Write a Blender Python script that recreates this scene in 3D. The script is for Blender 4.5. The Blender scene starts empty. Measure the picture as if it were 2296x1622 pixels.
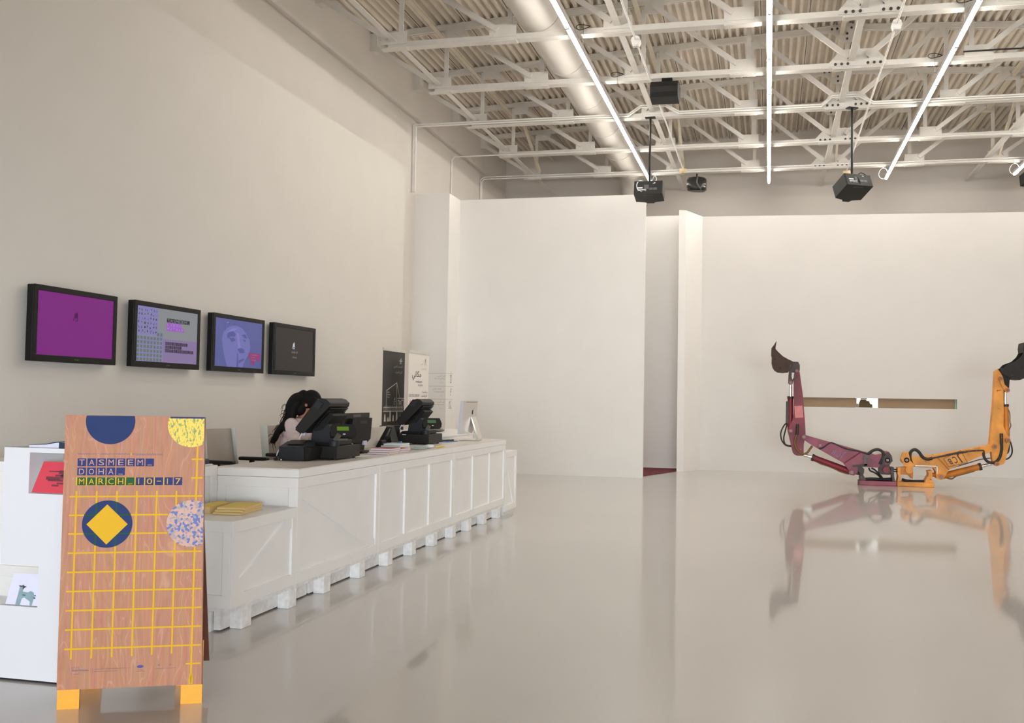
import bpy, math, random
from mathutils import Vector, Matrix
random.seed(7)
SC = bpy.context.scene
COL = SC.collection
PI = math.pi

# ------------------------------------------------------------------ materials
def lin(c):
    c = c/255.0
    return c/12.92 if c <= 0.04045 else ((c+0.055)/1.055)**2.4
def rgb(r, g, b): return (lin(r), lin(g), lin(b), 1.0)

def new_mat(name):
    m = bpy.data.materials.new(name); m.use_nodes = True
    nt = m.node_tree; b = nt.nodes['Principled BSDF']
    return m, nt, b

def mat(name, col, rough=0.5, metal=0.0, var=0.0, scale=8.0, bump=0.0, spec=0.5, emit=None, estr=0.0, coat=0.0):
    """plain painted / plastic / metal surface, with an optional noise variation of tone and a fine bump"""
    m, nt, b = new_mat(name)
    b.inputs['Base Color'].default_value = col
    b.inputs['Roughness'].default_value = rough
    b.inputs['Metallic'].default_value = metal
    b.inputs['Specular IOR Level'].default_value = spec
    b.inputs['Coat Weight'].default_value = coat
    if var or bump:
        tc = nt.nodes.new('ShaderNodeTexCoord'); n = nt.nodes.new('ShaderNodeTexNoise')
        n.inputs['Scale'].default_value = scale; n.inputs['Detail'].default_value = 5
        nt.links.new(tc.outputs['Object'], n.inputs['Vector'])
        if var:
            r = nt.nodes.new('ShaderNodeValToRGB')
            r.color_ramp.elements[0].position = .3; r.color_ramp.elements[1].position = .7
            r.color_ramp.elements[0].color = tuple(c*(1-var) for c in col[:3])+(1,)
            r.color_ramp.elements[1].color = tuple(min(1, c*(1+var*.6)) for c in col[:3])+(1,)
            nt.links.new(n.outputs['Fac'], r.inputs['Fac']); nt.links.new(r.outputs['Color'], b.inputs['Base Color'])
        if bump:
            bp = nt.nodes.new('ShaderNodeBump'); bp.inputs['Strength'].default_value = bump; bp.inputs['Distance'].default_value = .01
            nt.links.new(n.outputs['Fac'], bp.inputs['Height']); nt.links.new(bp.outputs['Normal'], b.inputs['Normal'])
    if emit:
        b.inputs['Emission Color'].default_value = emit; b.inputs['Emission Strength'].default_value = estr
    return m

def worn_paint(name, col, chip, chip2, amount=.62, scale=14.0, rough=.5):
    """old machine paint: tone drift, chips of an older coat and rust showing through"""
    m, nt, b = new_mat(name)
    N, Lk = nt.nodes, nt.links
    tc = N.new('ShaderNodeTexCoord')
    n1 = N.new('ShaderNodeTexNoise'); n1.inputs['Scale'].default_value = 3.2; n1.inputs['Detail'].default_value = 6
    n2 = N.new('ShaderNodeTexNoise'); n2.inputs['Scale'].default_value = scale; n2.inputs['Detail'].default_value = 8
    for n in (n1, n2): Lk.new(tc.outputs['Object'], n.inputs['Vector'])
    r1 = N.new('ShaderNodeValToRGB'); r1.color_ramp.elements[0].position = .35; r1.color_ramp.elements[1].position = .68
    r1.color_ramp.elements[0].color = tuple(c*.72 for c in col[:3])+(1,)
    r1.color_ramp.elements[1].color = tuple(min(1, c*1.18) for c in col[:3])+(1,)
    Lk.new(n1.outputs['Fac'], r1.inputs['Fac'])
    r2 = N.new('ShaderNodeValToRGB'); e = r2.color_ramp.elements
    e[0].position = amount; e[0].color = (0, 0, 0, 1); e[1].position = amount+.03; e[1].color = (1, 1, 1, 1)
    Lk.new(n2.outputs['Fac'], r2.inputs['Fac'])
    r3 = N.new('ShaderNodeValToRGB'); r3.color_ramp.elements[0].color = chip; r3.color_ramp.elements[1].color = chip2
    r3.color_ramp.elements[0].position = .45; r3.color_ramp.elements[1].position = .55
    Lk.new(n1.outputs['Fac'], r3.inputs['Fac'])
    mx = N.new('ShaderNodeMix'); mx.data_type = 'RGBA'
    Lk.new(r2.outputs['Color'], mx.inputs[0]); Lk.new(r1.outputs['Color'], mx.inputs[6]); Lk.new(r3.outputs['Color'], mx.inputs[7])
    Lk.new(mx.outputs[2], b.inputs['Base Color']); b.inputs['Roughness'].default_value = rough
    return m

def wood_mat(name, c0, c1, c2):
    m, nt, b = new_mat(name); N, Lk = nt.nodes, nt.links
    tc = N.new('ShaderNodeTexCoord'); mp = N.new('ShaderNodeMapping')
    mp.inputs['Scale'].default_value = (3.6, 3.6, .75)
    Lk.new(tc.outputs['Object'], mp.inputs['Vector'])
    n = N.new('ShaderNodeTexNoise'); n.inputs['Scale'].default_value = 1.5; n.inputs['Detail'].default_value = 3; n.inputs['Distortion'].default_value = .6
    Lk.new(mp.outputs['Vector'], n.inputs['Vector'])
    mu = N.new('ShaderNodeMath'); mu.operation = 'MULTIPLY'; mu.inputs[1].default_value = 26.0
    Lk.new(n.outputs['Fac'], mu.inputs[0])
    fr = N.new('ShaderNodeMath'); fr.operation = 'PINGPONG'; fr.inputs[1].default_value = 1.0
    Lk.new(mu.outputs[0], fr.inputs[0])
    r = N.new('ShaderNodeValToRGB'); e = r.color_ramp.elements
    e[0].position = 0; e[0].color = c0; e[1].position = 1; e[1].color = c2
    k = e.new(.35); k.color = c1; k = e.new(.86); k.color = c1
    Lk.new(fr.outputs[0], r.inputs['Fac'])
    f = N.new('ShaderNodeTexNoise'); f.inputs['Scale'].default_value = 90; f.inputs['Detail'].default_value = 2
    mp2 = N.new('ShaderNodeMapping'); mp2.inputs['Scale'].default_value = (1, 1, .05)
    Lk.new(tc.outputs['Object'], mp2.inputs['Vector']); Lk.new(mp2.outputs['Vector'], f.inputs['Vector'])
    mx = N.new('ShaderNodeMix'); mx.data_type = 'RGBA'; mx.blend_type = 'SOFT_LIGHT'; mx.inputs[0].default_value = .35
    Lk.new(r.outputs['Color'], mx.inputs[6]); Lk.new(f.outputs['Color'], mx.inputs[7])
    Lk.new(mx.outputs[2], b.inputs['Base Color']); b.inputs['Roughness'].default_value = .55; b.inputs['Specular IOR Level'].default_value = .15
    return m

def cells_mat(name, stops, scale, stretch=(1, 1, 1), rough=.5, kind='VOR'):
    m, nt, b = new_mat(name); N, Lk = nt.nodes, nt.links
    tc = N.new('ShaderNodeTexCoord'); mp = N.new('ShaderNodeMapping'); mp.inputs['Scale'].default_value = stretch
    Lk.new(tc.outputs['Object'], mp.inputs['Vector'])
    r = N.new('ShaderNodeValToRGB'); r.color_ramp.interpolation = 'CONSTANT' if kind == 'VOR' else 'LINEAR'
    e = r.color_ramp.elements
    while len(e) < len(stops): e.new(.5)
    for el, (p, c) in zip(e, stops): el.position = p; el.color = c
    if kind == 'VOR':
        v = N.new('ShaderNodeTexVoronoi'); v.inputs['Scale'].default_value = scale
        Lk.new(mp.outputs['Vector'], v.inputs['Vector'])
        s = N.new('ShaderNodeSeparateColor'); Lk.new(v.outputs['Color'], s.inputs[0]); Lk.new(s.outputs[0], r.inputs['Fac'])
    else:
        v = N.new('ShaderNodeTexNoise'); v.inputs['Scale'].default_value = scale; v.inputs['Detail'].default_value = 4
        Lk.new(mp.outputs['Vector'], v.inputs['Vector']); Lk.new(v.outputs['Fac'], r.inputs['Fac'])
    Lk.new(r.outputs['Color'], b.inputs['Base Color']); b.inputs['Roughness'].default_value = rough
    return m

def screen(name, col, s):
    m, nt, b = new_mat(name)
    b.inputs['Base Color'].default_value = (.006, .006, .006, 1); b.inputs['Roughness'].default_value = .5; b.inputs['Specular IOR Level'].default_value = .12
    b.inputs['Emission Color'].default_value = col; b.inputs['Emission Strength'].default_value = s
    return m

M = {}
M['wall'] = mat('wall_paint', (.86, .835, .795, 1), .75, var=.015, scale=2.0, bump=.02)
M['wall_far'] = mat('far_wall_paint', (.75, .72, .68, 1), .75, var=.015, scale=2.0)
M['wall_dimmed'] = mat('dimmed_wall_paint', (.665, .628, .575, 1), .75, var=.015, scale=2.0, bump=.02)  # wall paint darkened to stand in for weaker light on the screens partition
M['shell'] = mat('building_wall_paint', (.67, .622, .572, 1), .8, var=.03, scale=1.2)
M['deck'] = mat('roof_deck_paint', (.74, .67, .575, 1), .55, var=.14, scale=1.5)
M['steel'] = mat('white_steel_paint', (.72, .69, .64, 1), .45, var=.05, scale=6)
M['steel_warm'] = mat('cream_steel_paint', (.66, .59, .47, 1), .5, var=.05, scale=6)
M['bolt'] = mat('dark_bolt', (.08, .075, .07, 1), .5, .6)
M['duct'] = mat('duct_paint', (.70, .66, .61, 1), .6, var=.02, scale=3)
M['pipe'] = mat('white_conduit', (.85, .83, .79, 1), .4)
M['counter'] = mat('white_counter_paint', (.90, .885, .87, 1), .42, var=.02, scale=5, bump=.03)
M['counter_top'] = mat('counter_top_paint', (.80, .75, .69, 1), .32, var=.03, scale=9, spec=.3)
M['pallet'] = mat('rough_white_wood', (.87, .86, .85, 1), .7, var=.12, scale=22, bump=.35)
M['black'] = mat('black_plastic', (.008, .008, .008, 1), .42, spec=.3)
M['black_soft'] = mat('matt_black', (.010, .0095, .009, 1), .6, spec=.25)
M['slate'] = mat('slate_plastic', (.022, .024, .029, 1), .5, spec=.3)
M['dark_grey'] = mat('dark_grey_plastic', (.016, .015, .014, 1), .5, spec=.3)
M['mid_grey'] = mat('mid_grey_plastic', (.095, .088, .08, 1), .5)
M['bezel'] = mat('tv_bezel', (.010, .009, .008, 1), .35, spec=.2)
M['white'] = mat('white_paper', (.85, .85, .86, 1), .6)
M['white_gloss'] = mat('white_gloss', (.66, .66, .69, 1), .3)
M['alu'] = mat('brushed_aluminium', (.70, .67, .62, 1), .35, .6)
M['chrome'] = mat('chrome_rod', (.85, .85, .86, 1), .12, 1.0)
M['yellow_leg'] = mat('yellow_leg_paint', rgb(230, 154, 22), .4, var=.06, scale=18)
M['yellow_print'] = mat('yellow_print', rgb(204, 158, 30), .6, spec=.15)
M['blue_print'] = mat('blue_print', rgb(40, 54, 96), .6, spec=.1, var=.10, scale=9)
M['navy_tile'] = mat('navy_tile_print', rgb(46, 54, 104), .6, spec=.1)
M['green_tile'] = mat('green_tile_print', rgb(40, 82, 52), .6, spec=.1)
M['green_print'] = mat('green_overprint', rgb(32, 74, 60), .6, spec=.1)
M['ink'] = mat('grey_ink', rgb(112, 92, 110), .6)
M['blue_ink'] = mat('blue_ink', rgb(62, 56, 126), .6)
M['ply'] = wood_mat('plywood', rgb(163, 114, 90), rgb(168, 119, 94), rgb(180, 133, 110))
M['ply_flat'] = mat('plywood_show_through', rgb(172, 125, 101), .5)
M['ply_dark'] = mat('plywood_edge', rgb(118, 70, 52), .6, var=.12, scale=10)
M['speckle'] = cells_mat('terrazzo_print', [(0, rgb(62, 80, 146)), (.27, rgb(182, 138, 120)), (.55, rgb(146, 126, 122)), (.78, rgb(174, 140, 126))], 85)
M['scratch'] = cells_mat('yellow_scratch_print', [(0, rgb(52, 70, 80)), (.40, rgb(110, 130, 50)), (.48, rgb(212, 178, 36)), (1, rgb(224, 190, 44))], 70, (1.6, 1.6, .8), kind='NOISE')
M['red_paint'] = worn_paint('worn_maroon_paint', rgb(126, 44, 58), rgb(50, 30, 26), rgb(196, 128, 50), .64)
M['pink_paint'] = worn_paint('faded_maroon_paint', rgb(142, 70, 88), rgb(70, 36, 40), rgb(190, 120, 70), .67)
M['deep_red'] = worn_paint('deep_red_paint', rgb(132, 30, 46), rgb(60, 26, 24), rgb(170, 90, 50), .68)
M['orange_paint'] = worn_paint('worn_orange_paint', rgb(232, 156, 60), rgb(150, 88, 30), rgb(110, 64, 26), .66)
M['orange_cyl'] = worn_paint('orange_cylinder_paint', rgb(212, 128, 34), rgb(120, 70, 24), rgb(90, 54, 22), .7)
M['rust'] = worn_paint('rusty_bucket_steel', rgb(66, 46, 36), rgb(96, 72, 54), rgb(36, 26, 22), .6, 10, .7)
M['dark_steel'] = worn_paint('dark_bucket_steel', rgb(34, 29, 27), rgb(58, 48, 40), rgb(22, 20, 19), .6, 10, .7)
M['oily'] = worn_paint('oily_steel', rgb(58, 42, 34), rgb(120, 76, 44), rgb(28, 22, 20), .6, 12)
M['rubber'] = mat('black_rubber', (.02, .018, .016, 1), .55)
M['rubber_tan'] = mat('tan_hose', rgb(120, 90, 44), .55)
M['patch'] = mat('pink_patch', rgb(214, 132, 132), .6, var=.12, scale=14)
M['grey_decal'] = mat('faded_grey_decal', rgb(132, 120, 148), .6, var=.25, scale=40)
M['decal_black'] = mat('black_decal', rgb(34, 32, 34), .5)
M['pin'] = mat('pin_steel', rgb(112, 92, 84), .45, .4)
M['carpet'] = mat('dark_red_carpet', rgb(112, 44, 52), .95, var=.2, scale=60, bump=.3)
M['slot'] = mat('tan_slot_lining', rgb(158, 132, 102), .6, var=.05, scale=3)
M['glass_edge'] = mat('green_glass_edge', rgb(150, 190, 165), .2)
M['skin'] = mat('skin', rgb(178, 122, 96), .5)
M['hair'] = mat('black_hair', (.007, .0055, .005, 1), .7, spec=.2)
M['blouse'] = mat('pale_blouse_cloth', rgb(224, 206, 204), .85, var=.04, scale=30, bump=.15)
M['trousers'] = mat('dark_trousers_cloth', rgb(46, 44, 52), .9)
M['shoe'] = mat('black_shoe', (.02, .02, .02, 1), .5)
M['chair_cloth'] = mat('grey_chair_mesh', rgb(176, 166, 154), .8, var=.04, scale=60)
M['chair_edge'] = mat('pale_chair_frame', rgb(198, 200, 192), .5)
M['red_cover'] = mat('red_card', rgb(204, 62, 78), .5)
M['maroon_cover'] = mat('maroon_ink', rgb(112, 48, 62), .5)
M['teal_dark'] = mat('dark_teal_cover', rgb(20, 48, 66), .4)
M['pale_page'] = mat('pale_page_edges', rgb(206, 204, 222), .7)
M['cover_white'] = mat('pale_lilac_cover', rgb(212, 212, 230), .5)
M['cover_green'] = mat('grey_green_print', rgb(132, 160, 168), .5, var=.15, scale=20)
M['cover_dark'] = mat('dark_grey_print', rgb(62, 62, 78), .5)
M['flyer_yellow'] = mat('yellow_flyer', rgb(232, 200, 58), .5)
M['flyer_edge'] = mat('cream_page_edges', rgb(224, 196, 140), .7)
M['page_edge'] = mat('white_page_edges', rgb(222, 208, 210), .7)
M['red_book'] = mat('dull_red_cover', rgb(150, 62, 66), .5)
M['mint_cover'] = mat('mint_cover', rgb(186, 206, 204), .5)
M['blue_card'] = mat('blue_card', rgb(72, 126, 206), .5)
M['lcd'] = screen('green_lcd', rgb(108, 150, 44), .55)
M['lcd2'] = screen('dim_green_lcd', rgb(96, 128, 92), .5)
M['lamp'] = screen('tube_lamp', (1.0, .95, .87, 1), 56.0)
M['banner_black'] = mat('black_banner_print', rgb(66, 62, 58), .7, var=.06, scale=6)
M['banner_white'] = mat('white_banner_print', rgb(226, 220, 212), .6)
M['banner_grey'] = mat('grey_banner_ink', rgb(168, 162, 156), .6)
M['banner_ink'] = mat('dark_banner_ink', rgb(48, 46, 62), .6)
M['pink_note'] = mat('pink_note_print', rgb(236, 120, 150), .6)
M['orange_note'] = mat('orange_note_print', rgb(240, 150, 70), .6)
M['yellow_note'] = mat('yellow_note_print', rgb(236, 192, 62), .6)
M['wall_ink'] = mat('faint_wall_ink', rgb(184, 170, 160), .7)
M['wall_ink_dark'] = mat('wall_icon_ink', rgb(128, 116, 108), .7)
M['detector'] = mat('yellowed_plastic', rgb(214, 190, 150), .5)
M['glass'] = mat('clear_sheet', (.75, .85, .85, 1), .08)
# ------------------------------------------------------------------ mesh building
class MB:
    def __init__(s): s.v, s.f, s.mi, s.sm, s.cur, s.cs = [], [], [], [], 0, False
    def add(s, vs, fs, smooth=None):
        o = len(s.v); s.v += [tuple(p) for p in vs]
        for f in fs:
            s.f.append(tuple(i+o for i in f)); s.mi.append(s.cur); s.sm.append(s.cs if smooth is None else smooth)
        return s
    def m(s, i): s.cur = i; return s
    def box(s, x0, x1, y0, y1, z0, z1):
        return s.add([(x0,y0,z0),(x1,y0,z0),(x1,y1,z0),(x0,y1,z0),(x0,y0,z1),(x1,y0,z1),(x1,y1,z1),(x0,y1,z1)],
                     [(3,2,1,0),(4,5,6,7),(0,1,5,4),(1,2,6,5),(2,3,7,6),(3,0,4,7)])
    def bar(s, p, q, w, h, up=(0,0,1), off=(0,0,0)):
        p, q = Vector(p)+Vector(off), Vector(q)+Vector(off); d = (q-p).normalized(); up = Vector(up)
        a = d.cross(up).normalized(); b = a.cross(d).normalized()
        vs = []
        for c in (p, q):
            for i, j in ((-1,-1),(1,-1),(1,1),(-1,1)): vs.append(c+a*(w/2*i)+b*(h/2*j))
        return s.add(vs, [(0,1,2,3),(7,6,5,4),(1,0,4,5),(2,1,5,6),(3,2,6,7),(0,3,7,4)])
    def cyl(s, p, q, r, n=16, r2=None, caps=True):
        p, q = Vector(p), Vector(q); d = (q-p).normalized()
        a = d.cross(Vector((0,0,1)) if abs(d.z) < .9 else Vector((1,0,0))).normalized(); b = d.cross(a)
        r2 = r if r2 is None else r2; vs = []
        for c, rr in ((p, r), (q, r2)):
            for k in range(n):
                t = 2*PI*k/n; vs.append(c+a*(rr*math.cos(t))+b*(rr*math.sin(t)))
        s.add(vs, [(k,(k+1)%n,n+(k+1)%n,n+k) for k in range(n)], True)
        if caps:
            s.add(vs[:n], [tuple(range(n-1,-1,-1))], False); s.add(vs[n:], [tuple(range(n))], False)
        return s
    def tube(s, pts, r, n=8, sub=5, closed=False, taper=None):
        P = [Vector(p) for p in pts]
        if sub > 1 and len(P) > 2:
            Q = []; L = len(P)
            rng = range(L) if closed else range(L-1)
            for i in rng:
                if closed: p0, p1, p2, p3 = P[i-1], P[i], P[(i+1) % L], P[(i+2) % L]
                else: p0, p1, p2, p3 = P[max(i-1,0)], P[i], P[i+1], P[min(i+2,L-1)]
                for k in range(sub):
                    t = k/sub
                    Q.append(.5*((2*p1)+(p2-p0)*t+(2*p0-5*p1+4*p2-p3)*t*t+(3*p1-p0-3*p2+p3)*t**3))
            if not closed: Q.append(P[-1])
            P = Q
        L = len(P); T = []
        for i in range(L):
            d = (P[(i+1) % L]-P[i-1]) if closed else (P[min(i+1,L-1)]-P[max(i-1,0)])
            T.append(d.normalized() if d.length > 1e-9 else Vector((0,0,1)))
        a = T[0].cross(Vector((0,0,1)) if abs(T[0].z) < .9 else Vector((1,0,0))).normalized(); vs = []
        for i in range(L):
            a = (a-T[i]*a.dot(T[i])).normalized(); b = T[i].cross(a)
            rr = r if taper is None else r*(taper[0]+(taper[1]-taper[0])*i/max(1,L-1))
            for k in range(n):
                t = 2*PI*k/n; vs.append(P[i]+a*(rr*math.cos(t))+b*(rr*math.sin(t)))
        fs = []
        for i in range(L if closed else L-1):
            j = (i+1) % L
            fs += [(i*n+k, i*n+(k+1)%n, j*n+(k+1)%n, j*n+k) for k in range(n)]
        s.add(vs, fs, True)
        if not closed:
            s.add(vs[:n], [tuple(range(n-1,-1,-1))], False); s.add(vs[-n:], [tuple(range(n))], False)
        return s
    def prism(s, poly, fn, t0, t1, smooth=False):
        """polygon of (a,b) pairs, fn(a,b,t) -> world point, from t0 to t1"""
        n = len(poly); vs = [fn(a,b,t0) for a,b in poly]+[fn(a,b,t1) for a,b in poly]
        s.add(vs, [tuple(range(n)), tuple(range(2*n-1,n-1,-1))], False)
        return s.add(vs, [(k,n+k,n+(k+1)%n,(k+1)%n) for k in range(n)], smooth)
    def ball(s, c, rx, ry=None, rz=None, nu=16, nv=10, R=None):
        ry = rx if ry is None else ry; rz = rx if rz is None else rz; c = Vector(c); vs = []; fs = []
        for j in range(1, nv):
            ph = PI*j/nv
            for i in range(nu):
                th = 2*PI*i/nu; p = Vector((rx*math.sin(ph)*math.cos(th), ry*math.sin(ph)*math.sin(th), rz*math.cos(ph)))
                vs.append(c+(R@p if R else p))
        t = Vector((0,0,rz)); vs.append(c+(R@t if R else t)); vs.append(c-(R@t if R else t)); T, B = len(vs)-2, len(vs)-1
        for j in range(nv-2):
            for i in range(nu): fs.append((j*nu+i, (j+1)*nu+i, (j+1)*nu+(i+1)%nu, j*nu+(i+1)%nu))
        for i in range(nu): fs.append((T, i, (i+1)%nu)); fs.append((B, (nv-2)*nu+(i+1)%nu, (nv-2)*nu+i))
        return s.add(vs, fs, True)
    def cap(s, p, q, r, r2=None, n=14):
        """tapered limb with rounded ends"""
        r2 = r if r2 is None else r2
        s.cyl(p, q, r, n, r2, caps=True); s.ball(p, r, nu=n, nv=8); return s.ball(q, r2, nu=n, nv=8)

WORLD = {}
def link(o): COL.objects.link(o); return o
def tag(o, label=None, cat=None, group=None, kind=None):
    for k, v in (('label', label), ('category', cat), ('group', group), ('kind', kind)):
        if v: o[k] = v
    return o
def thing(name, label, cat, loc=(0,0,0), rotz=0.0, group=None):
    o = bpy.data.objects.new(name, None); o.location = loc; o.rotation_euler = (0,0,rotz); o.empty_display_size = .1
    link(o); WORLD[o.name] = Matrix.Translation(loc) @ Matrix.Rotation(rotz, 4, 'Z')
    return tag(o, label, cat, group)
def part(name, mb, mats, parent=None, local=False, bevel=0.0, loc=None, seg=2, label=None, weld=False):
    """ONE mesh object; vertex positions are given in the world unless local=True"""
    if not isinstance(mats, (list, tuple)): mats = [mats]
    me = bpy.data.meshes.new(name); vs = [Vector(v) for v in mb.v]
    base = Matrix.Identity(4)
    if parent is not None:
        base = WORLD[parent.name]
        if not local:
            inv = base.inverted(); vs = [inv @ v for v in vs]
    elif loc is not None:
        L = Vector(loc); vs = [v-L for v in vs]
    me.from_pydata([tuple(v) for v in vs], [], mb.f); me.update()
    for i, p in enumerate(me.polygons): p.material_index = mb.mi[i]; p.use_smooth = mb.sm[i]
    for mt in mats: me.materials.append(mt)
    o = bpy.data.objects.new(name, me); link(o)
    if loc is not None and parent is None: o.location = loc
    WORLD[o.name] = base if parent is not None else Matrix.Translation(loc or (0,0,0))
    if parent is not None: o.parent = parent
    if label: o['label'] = label
    if bevel:
        md = o.modifiers.new('bevel', 'BEVEL'); md.width = bevel; md.segments = seg; md.limit_method = 'ANGLE'; md.angle_limit = math.radians(40)
        md.harden_normals = False
    return o
def struct(name, mb, m, parent=None, **k):
    o = part(name, mb, m, parent, **k)
    if parent is None: o['kind'] = 'structure'
    return o
def kids(o): return [c for c in o.children]
def copy_tree(o, parent=None):
    """the thing, each of its parts and each of their sub-parts"""
    c = o.copy(); link(c)
    if parent is not None: c.parent = parent
    for ch in kids(o): copy_tree(ch, c)
    return c

# ------------------------------------------------------------------ lettering
_TXT = {}
def glyphs(txt, bold=0.0, shear=0.0):
    key = (txt, bold, shear)
    if key in _TXT: return _TXT[key]
    cu = bpy.data.curves.new('lettering', 'FONT'); cu.body = txt; cu.size = 1.0; cu.offset = bold; cu.shear = shear
    cu.resolution_u = 3; cu.fill_mode = 'FRONT'
    o = bpy.data.objects.new('lettering', cu); link(o); bpy.context.view_layer.update()
    me = bpy.data.meshes.new_from_object(o.evaluated_get(bpy.context.evaluated_depsgraph_get()))
    vs = [(v.co.x, v.co.y) for v in me.vertices]; fs = [tuple(p.vertices) for p in me.polygons]
    bpy.data.objects.remove(o); bpy.data.curves.remove(cu); bpy.data.meshes.remove(me)
    _TXT[key] = (vs, fs); return vs, fs
class Flat(MB):
    """printing on a plane: origin o, right u, up v, raised along n by the layer number (half millimetres)"""
    def __init__(s, o, u, v, n=None, step=.0006):
        super().__init__(); s.o, s.u, s.vv = Vector(o), Vector(u).normalized(), Vector(v).normalized()
        s.n = Vector(n) if n else s.u.cross(s.vv); s.step = step
    def P(s, a, b, l): return s.o+s.u*a+s.vv*b+s.n*(s.step*l)
    def poly(s, pts, l=1): return s.add([s.P(a,b,l) for a,b in pts], [tuple(range(len(pts)))], False)
    def rect(s, a0, a1, b0, b1, l=1): return s.poly([(a0,b0),(a1,b0),(a1,b1),(a0,b1)], l)
    def disc(s, a, b, r, l=1, n=48, amax=9, bmax=9, amin=-9):
        return s.poly([(max(amin, min(amax, a+r*math.cos(2*PI*k/n))), min(bmax, b+r*math.sin(2*PI*k/n))) for k in range(n)], l)
    def stroke(s, pts, w, l=1):
        for (a,b),(c,d) in zip(pts, pts[1:]):
            L = math.hypot(c-a, d-b)
            if L < 1e-9: continue
            e, f = (c-a)/L, (d-b)/L; x, y = -f*w/2, e*w/2
            s.poly([(a-x-e*w*.3,b-y-f*w*.3),(c-x+e*w*.3,d-y+f*w*.3),(c+x+e*w*.3,d+y+f*w*.3),(a+x-e*w*.3,b+y-f*w*.3)], l)
        return s
    def text(s, txt, a, b, w=None, h=None, l=1, bold=0.0, rot=0.0, shear=0.0, fit=True, right=False):
        """lower-left corner at (a,b), scaled to width w and/or height h"""
        vs, fs = glyphs(txt, bold, shear)
        if not vs: return s
        x0 = min(v[0] for v in vs); x1 = max(v[0] for v in vs); y0 = min(v[1] for v in vs); y1 = max(v[1] for v in vs)
        sx = w/(x1-x0) if w else None; sy = h/(y1-y0) if h else None
        sx = sx or sy; sy = sy or sx; c, d = math.cos(rot), math.sin(rot); out = []
        for x, y in vs:
            x, y = (x-x0)*sx, (y-y0)*sy
            if right: x -= (x1-x0)*sx
            out.append(s.P(a+x*c-y*d, b+x*d+y*c, l))
        return s.add(out, fs, False)
def xz(y0):
    """(x, z) pairs drawn in a plane of constant y, extruded along y"""
    return lambda a, b, t: (a, y0+t, b)
def arabic(s): return ''.join(chr(c) for c in s)
ORD = ['first','second','third','fourth','fifth','sixth','seventh','eighth','ninth','tenth','eleventh','twelfth']
# ------------------------------------------------------------------ the hall
XL, XR, YF, YB = -7.3, 10.14, -8.0, 26.0            # building walls
RX = 1.42                                            # ridge of the roof
def zroof(x): return 8.36+.052*((x-XL) if x <= RX else (2*RX-XL-x))
PH = 5.85                                            # height of the exhibition partitions

def floor_mat():
    m, nt, b = new_mat('poured_resin_floor'); N, Lk = nt.nodes, nt.links
    tc = N.new('ShaderNodeTexCoord'); n = N.new('ShaderNodeTexNoise'); n.inputs['Scale'].default_value = .35; n.inputs['Detail'].default_value = 6
    Lk.new(tc.outputs['Object'], n.inputs['Vector'])
    r = N.new('ShaderNodeValToRGB'); r.color_ramp.elements[0].position = .3; r.color_ramp.elements[1].position = .7
    r.color_ramp.elements[0].color = FLOOR_A; r.color_ramp.elements[1].color = FLOOR_B
    Lk.new(n.outputs['Fac'], r.inputs['Fac']); Lk.new(r.outputs['Color'], b.inputs['Base Color'])
    b.inputs['Roughness'].default_value = .30; b.inputs['IOR'].default_value = 1.5
    b.inputs['Coat Weight'].default_value = .8; b.inputs['Coat Roughness'].default_value = .06; b.inputs['Coat IOR'].default_value = 1.5
    return m
FLOOR_A = (.52, .485, .445, 1); FLOOR_B = (.56, .525, .485, 1)
M['floor'] = floor_mat()

struct('floor', MB().box(XL-.2, XR+.2, YF-.2, YB+.2, -.2, 0), M['floor'])
struct('floor_carpet', MB().prism([(-2.62,19.86),(-2.0,21.74),(-1.62,22.52),(-7.25,22.58),(-7.25,19.86)], lambda a,b,t: (a,b,t), .001, .012), M['carpet'])
struct('wall_left', MB().box(XL-.2, XL, YF-.2, YB+.2, 0, 9.2), M['shell'])
struct('wall_back', MB().box(XL, XR, YB, YB+.2, 0, 9.2), M['shell'])
struct('wall_right', MB().box(XR, XR+.2, YF-.2, YB+.2, 0, 9.2), M['shell'])
# unseen entrance side: front wall and low ceiling added to shade upper near walls
LY, LZ_ = -1.5, 2.55
struct('wall_front_baffle', MB().box(XL, XR, LY-.2, LY, LZ_, 9.2), M['shell'])
struct('ceiling_daylight_baffle', MB().box(XL, XR, YF, LY-.2, LZ_, LZ_+.15), M['shell'])
fw = MB(); fw.box(XL, -3.4, YF-.2, YF, 0, LZ_+.15); fw.box(8.4, XR, YF-.2, YF, 0, LZ_+.15); fw.box(-3.4, 8.4, YF-.2, YF, LZ_-.1, LZ_+.15); fw.box(-3.4, 8.4, YF-.2, YF, 0, .06)
struct('wall_entrance', fw, M['shell'])
# exhibition partitions
struct('wall_screens', MB().box(-6.78, -6.6, YF, 16.6, 0, PH), M['wall_dimmed'])
struct('wall_alcove', MB().box(XL, -6.52, 18.9, 19.72, 0, PH), M['wall'])
struct('wall_middle', MB().box(-6.52, -2.5, 19.6, 19.72, 0, PH), M['wall'])
struct('wall_gap', MB().box(XL, -1.62, 22.6, 22.75, 0, 5.97), M['wall'])
struct('wall_gap_end', MB().prism([(-2.0,21.7),(-1.85,21.75),(-1.53,22.55),(-1.6,22.6),(-1.7,22.6)], lambda a,b,t: (a,b,t), 0, 5.92), M['wall'])
def rwy(x): return 22.55+.0642*(x+1.53)             # the right partition stands very slightly askew
def wall_slab(mb, x0, x1, z0, z1, d0=0.0, d1=.3):
    return mb.prism([(x0,rwy(x0)+d0),(x1,rwy(x1)+d0),(x1,rwy(x1)+d1),(x0,rwy(x0)+d1)], lambda a,b,t: (a,b,t), z0, z1)
S0, S1, Z0, Z1 = .60, 4.12, 1.498, 1.717
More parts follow.
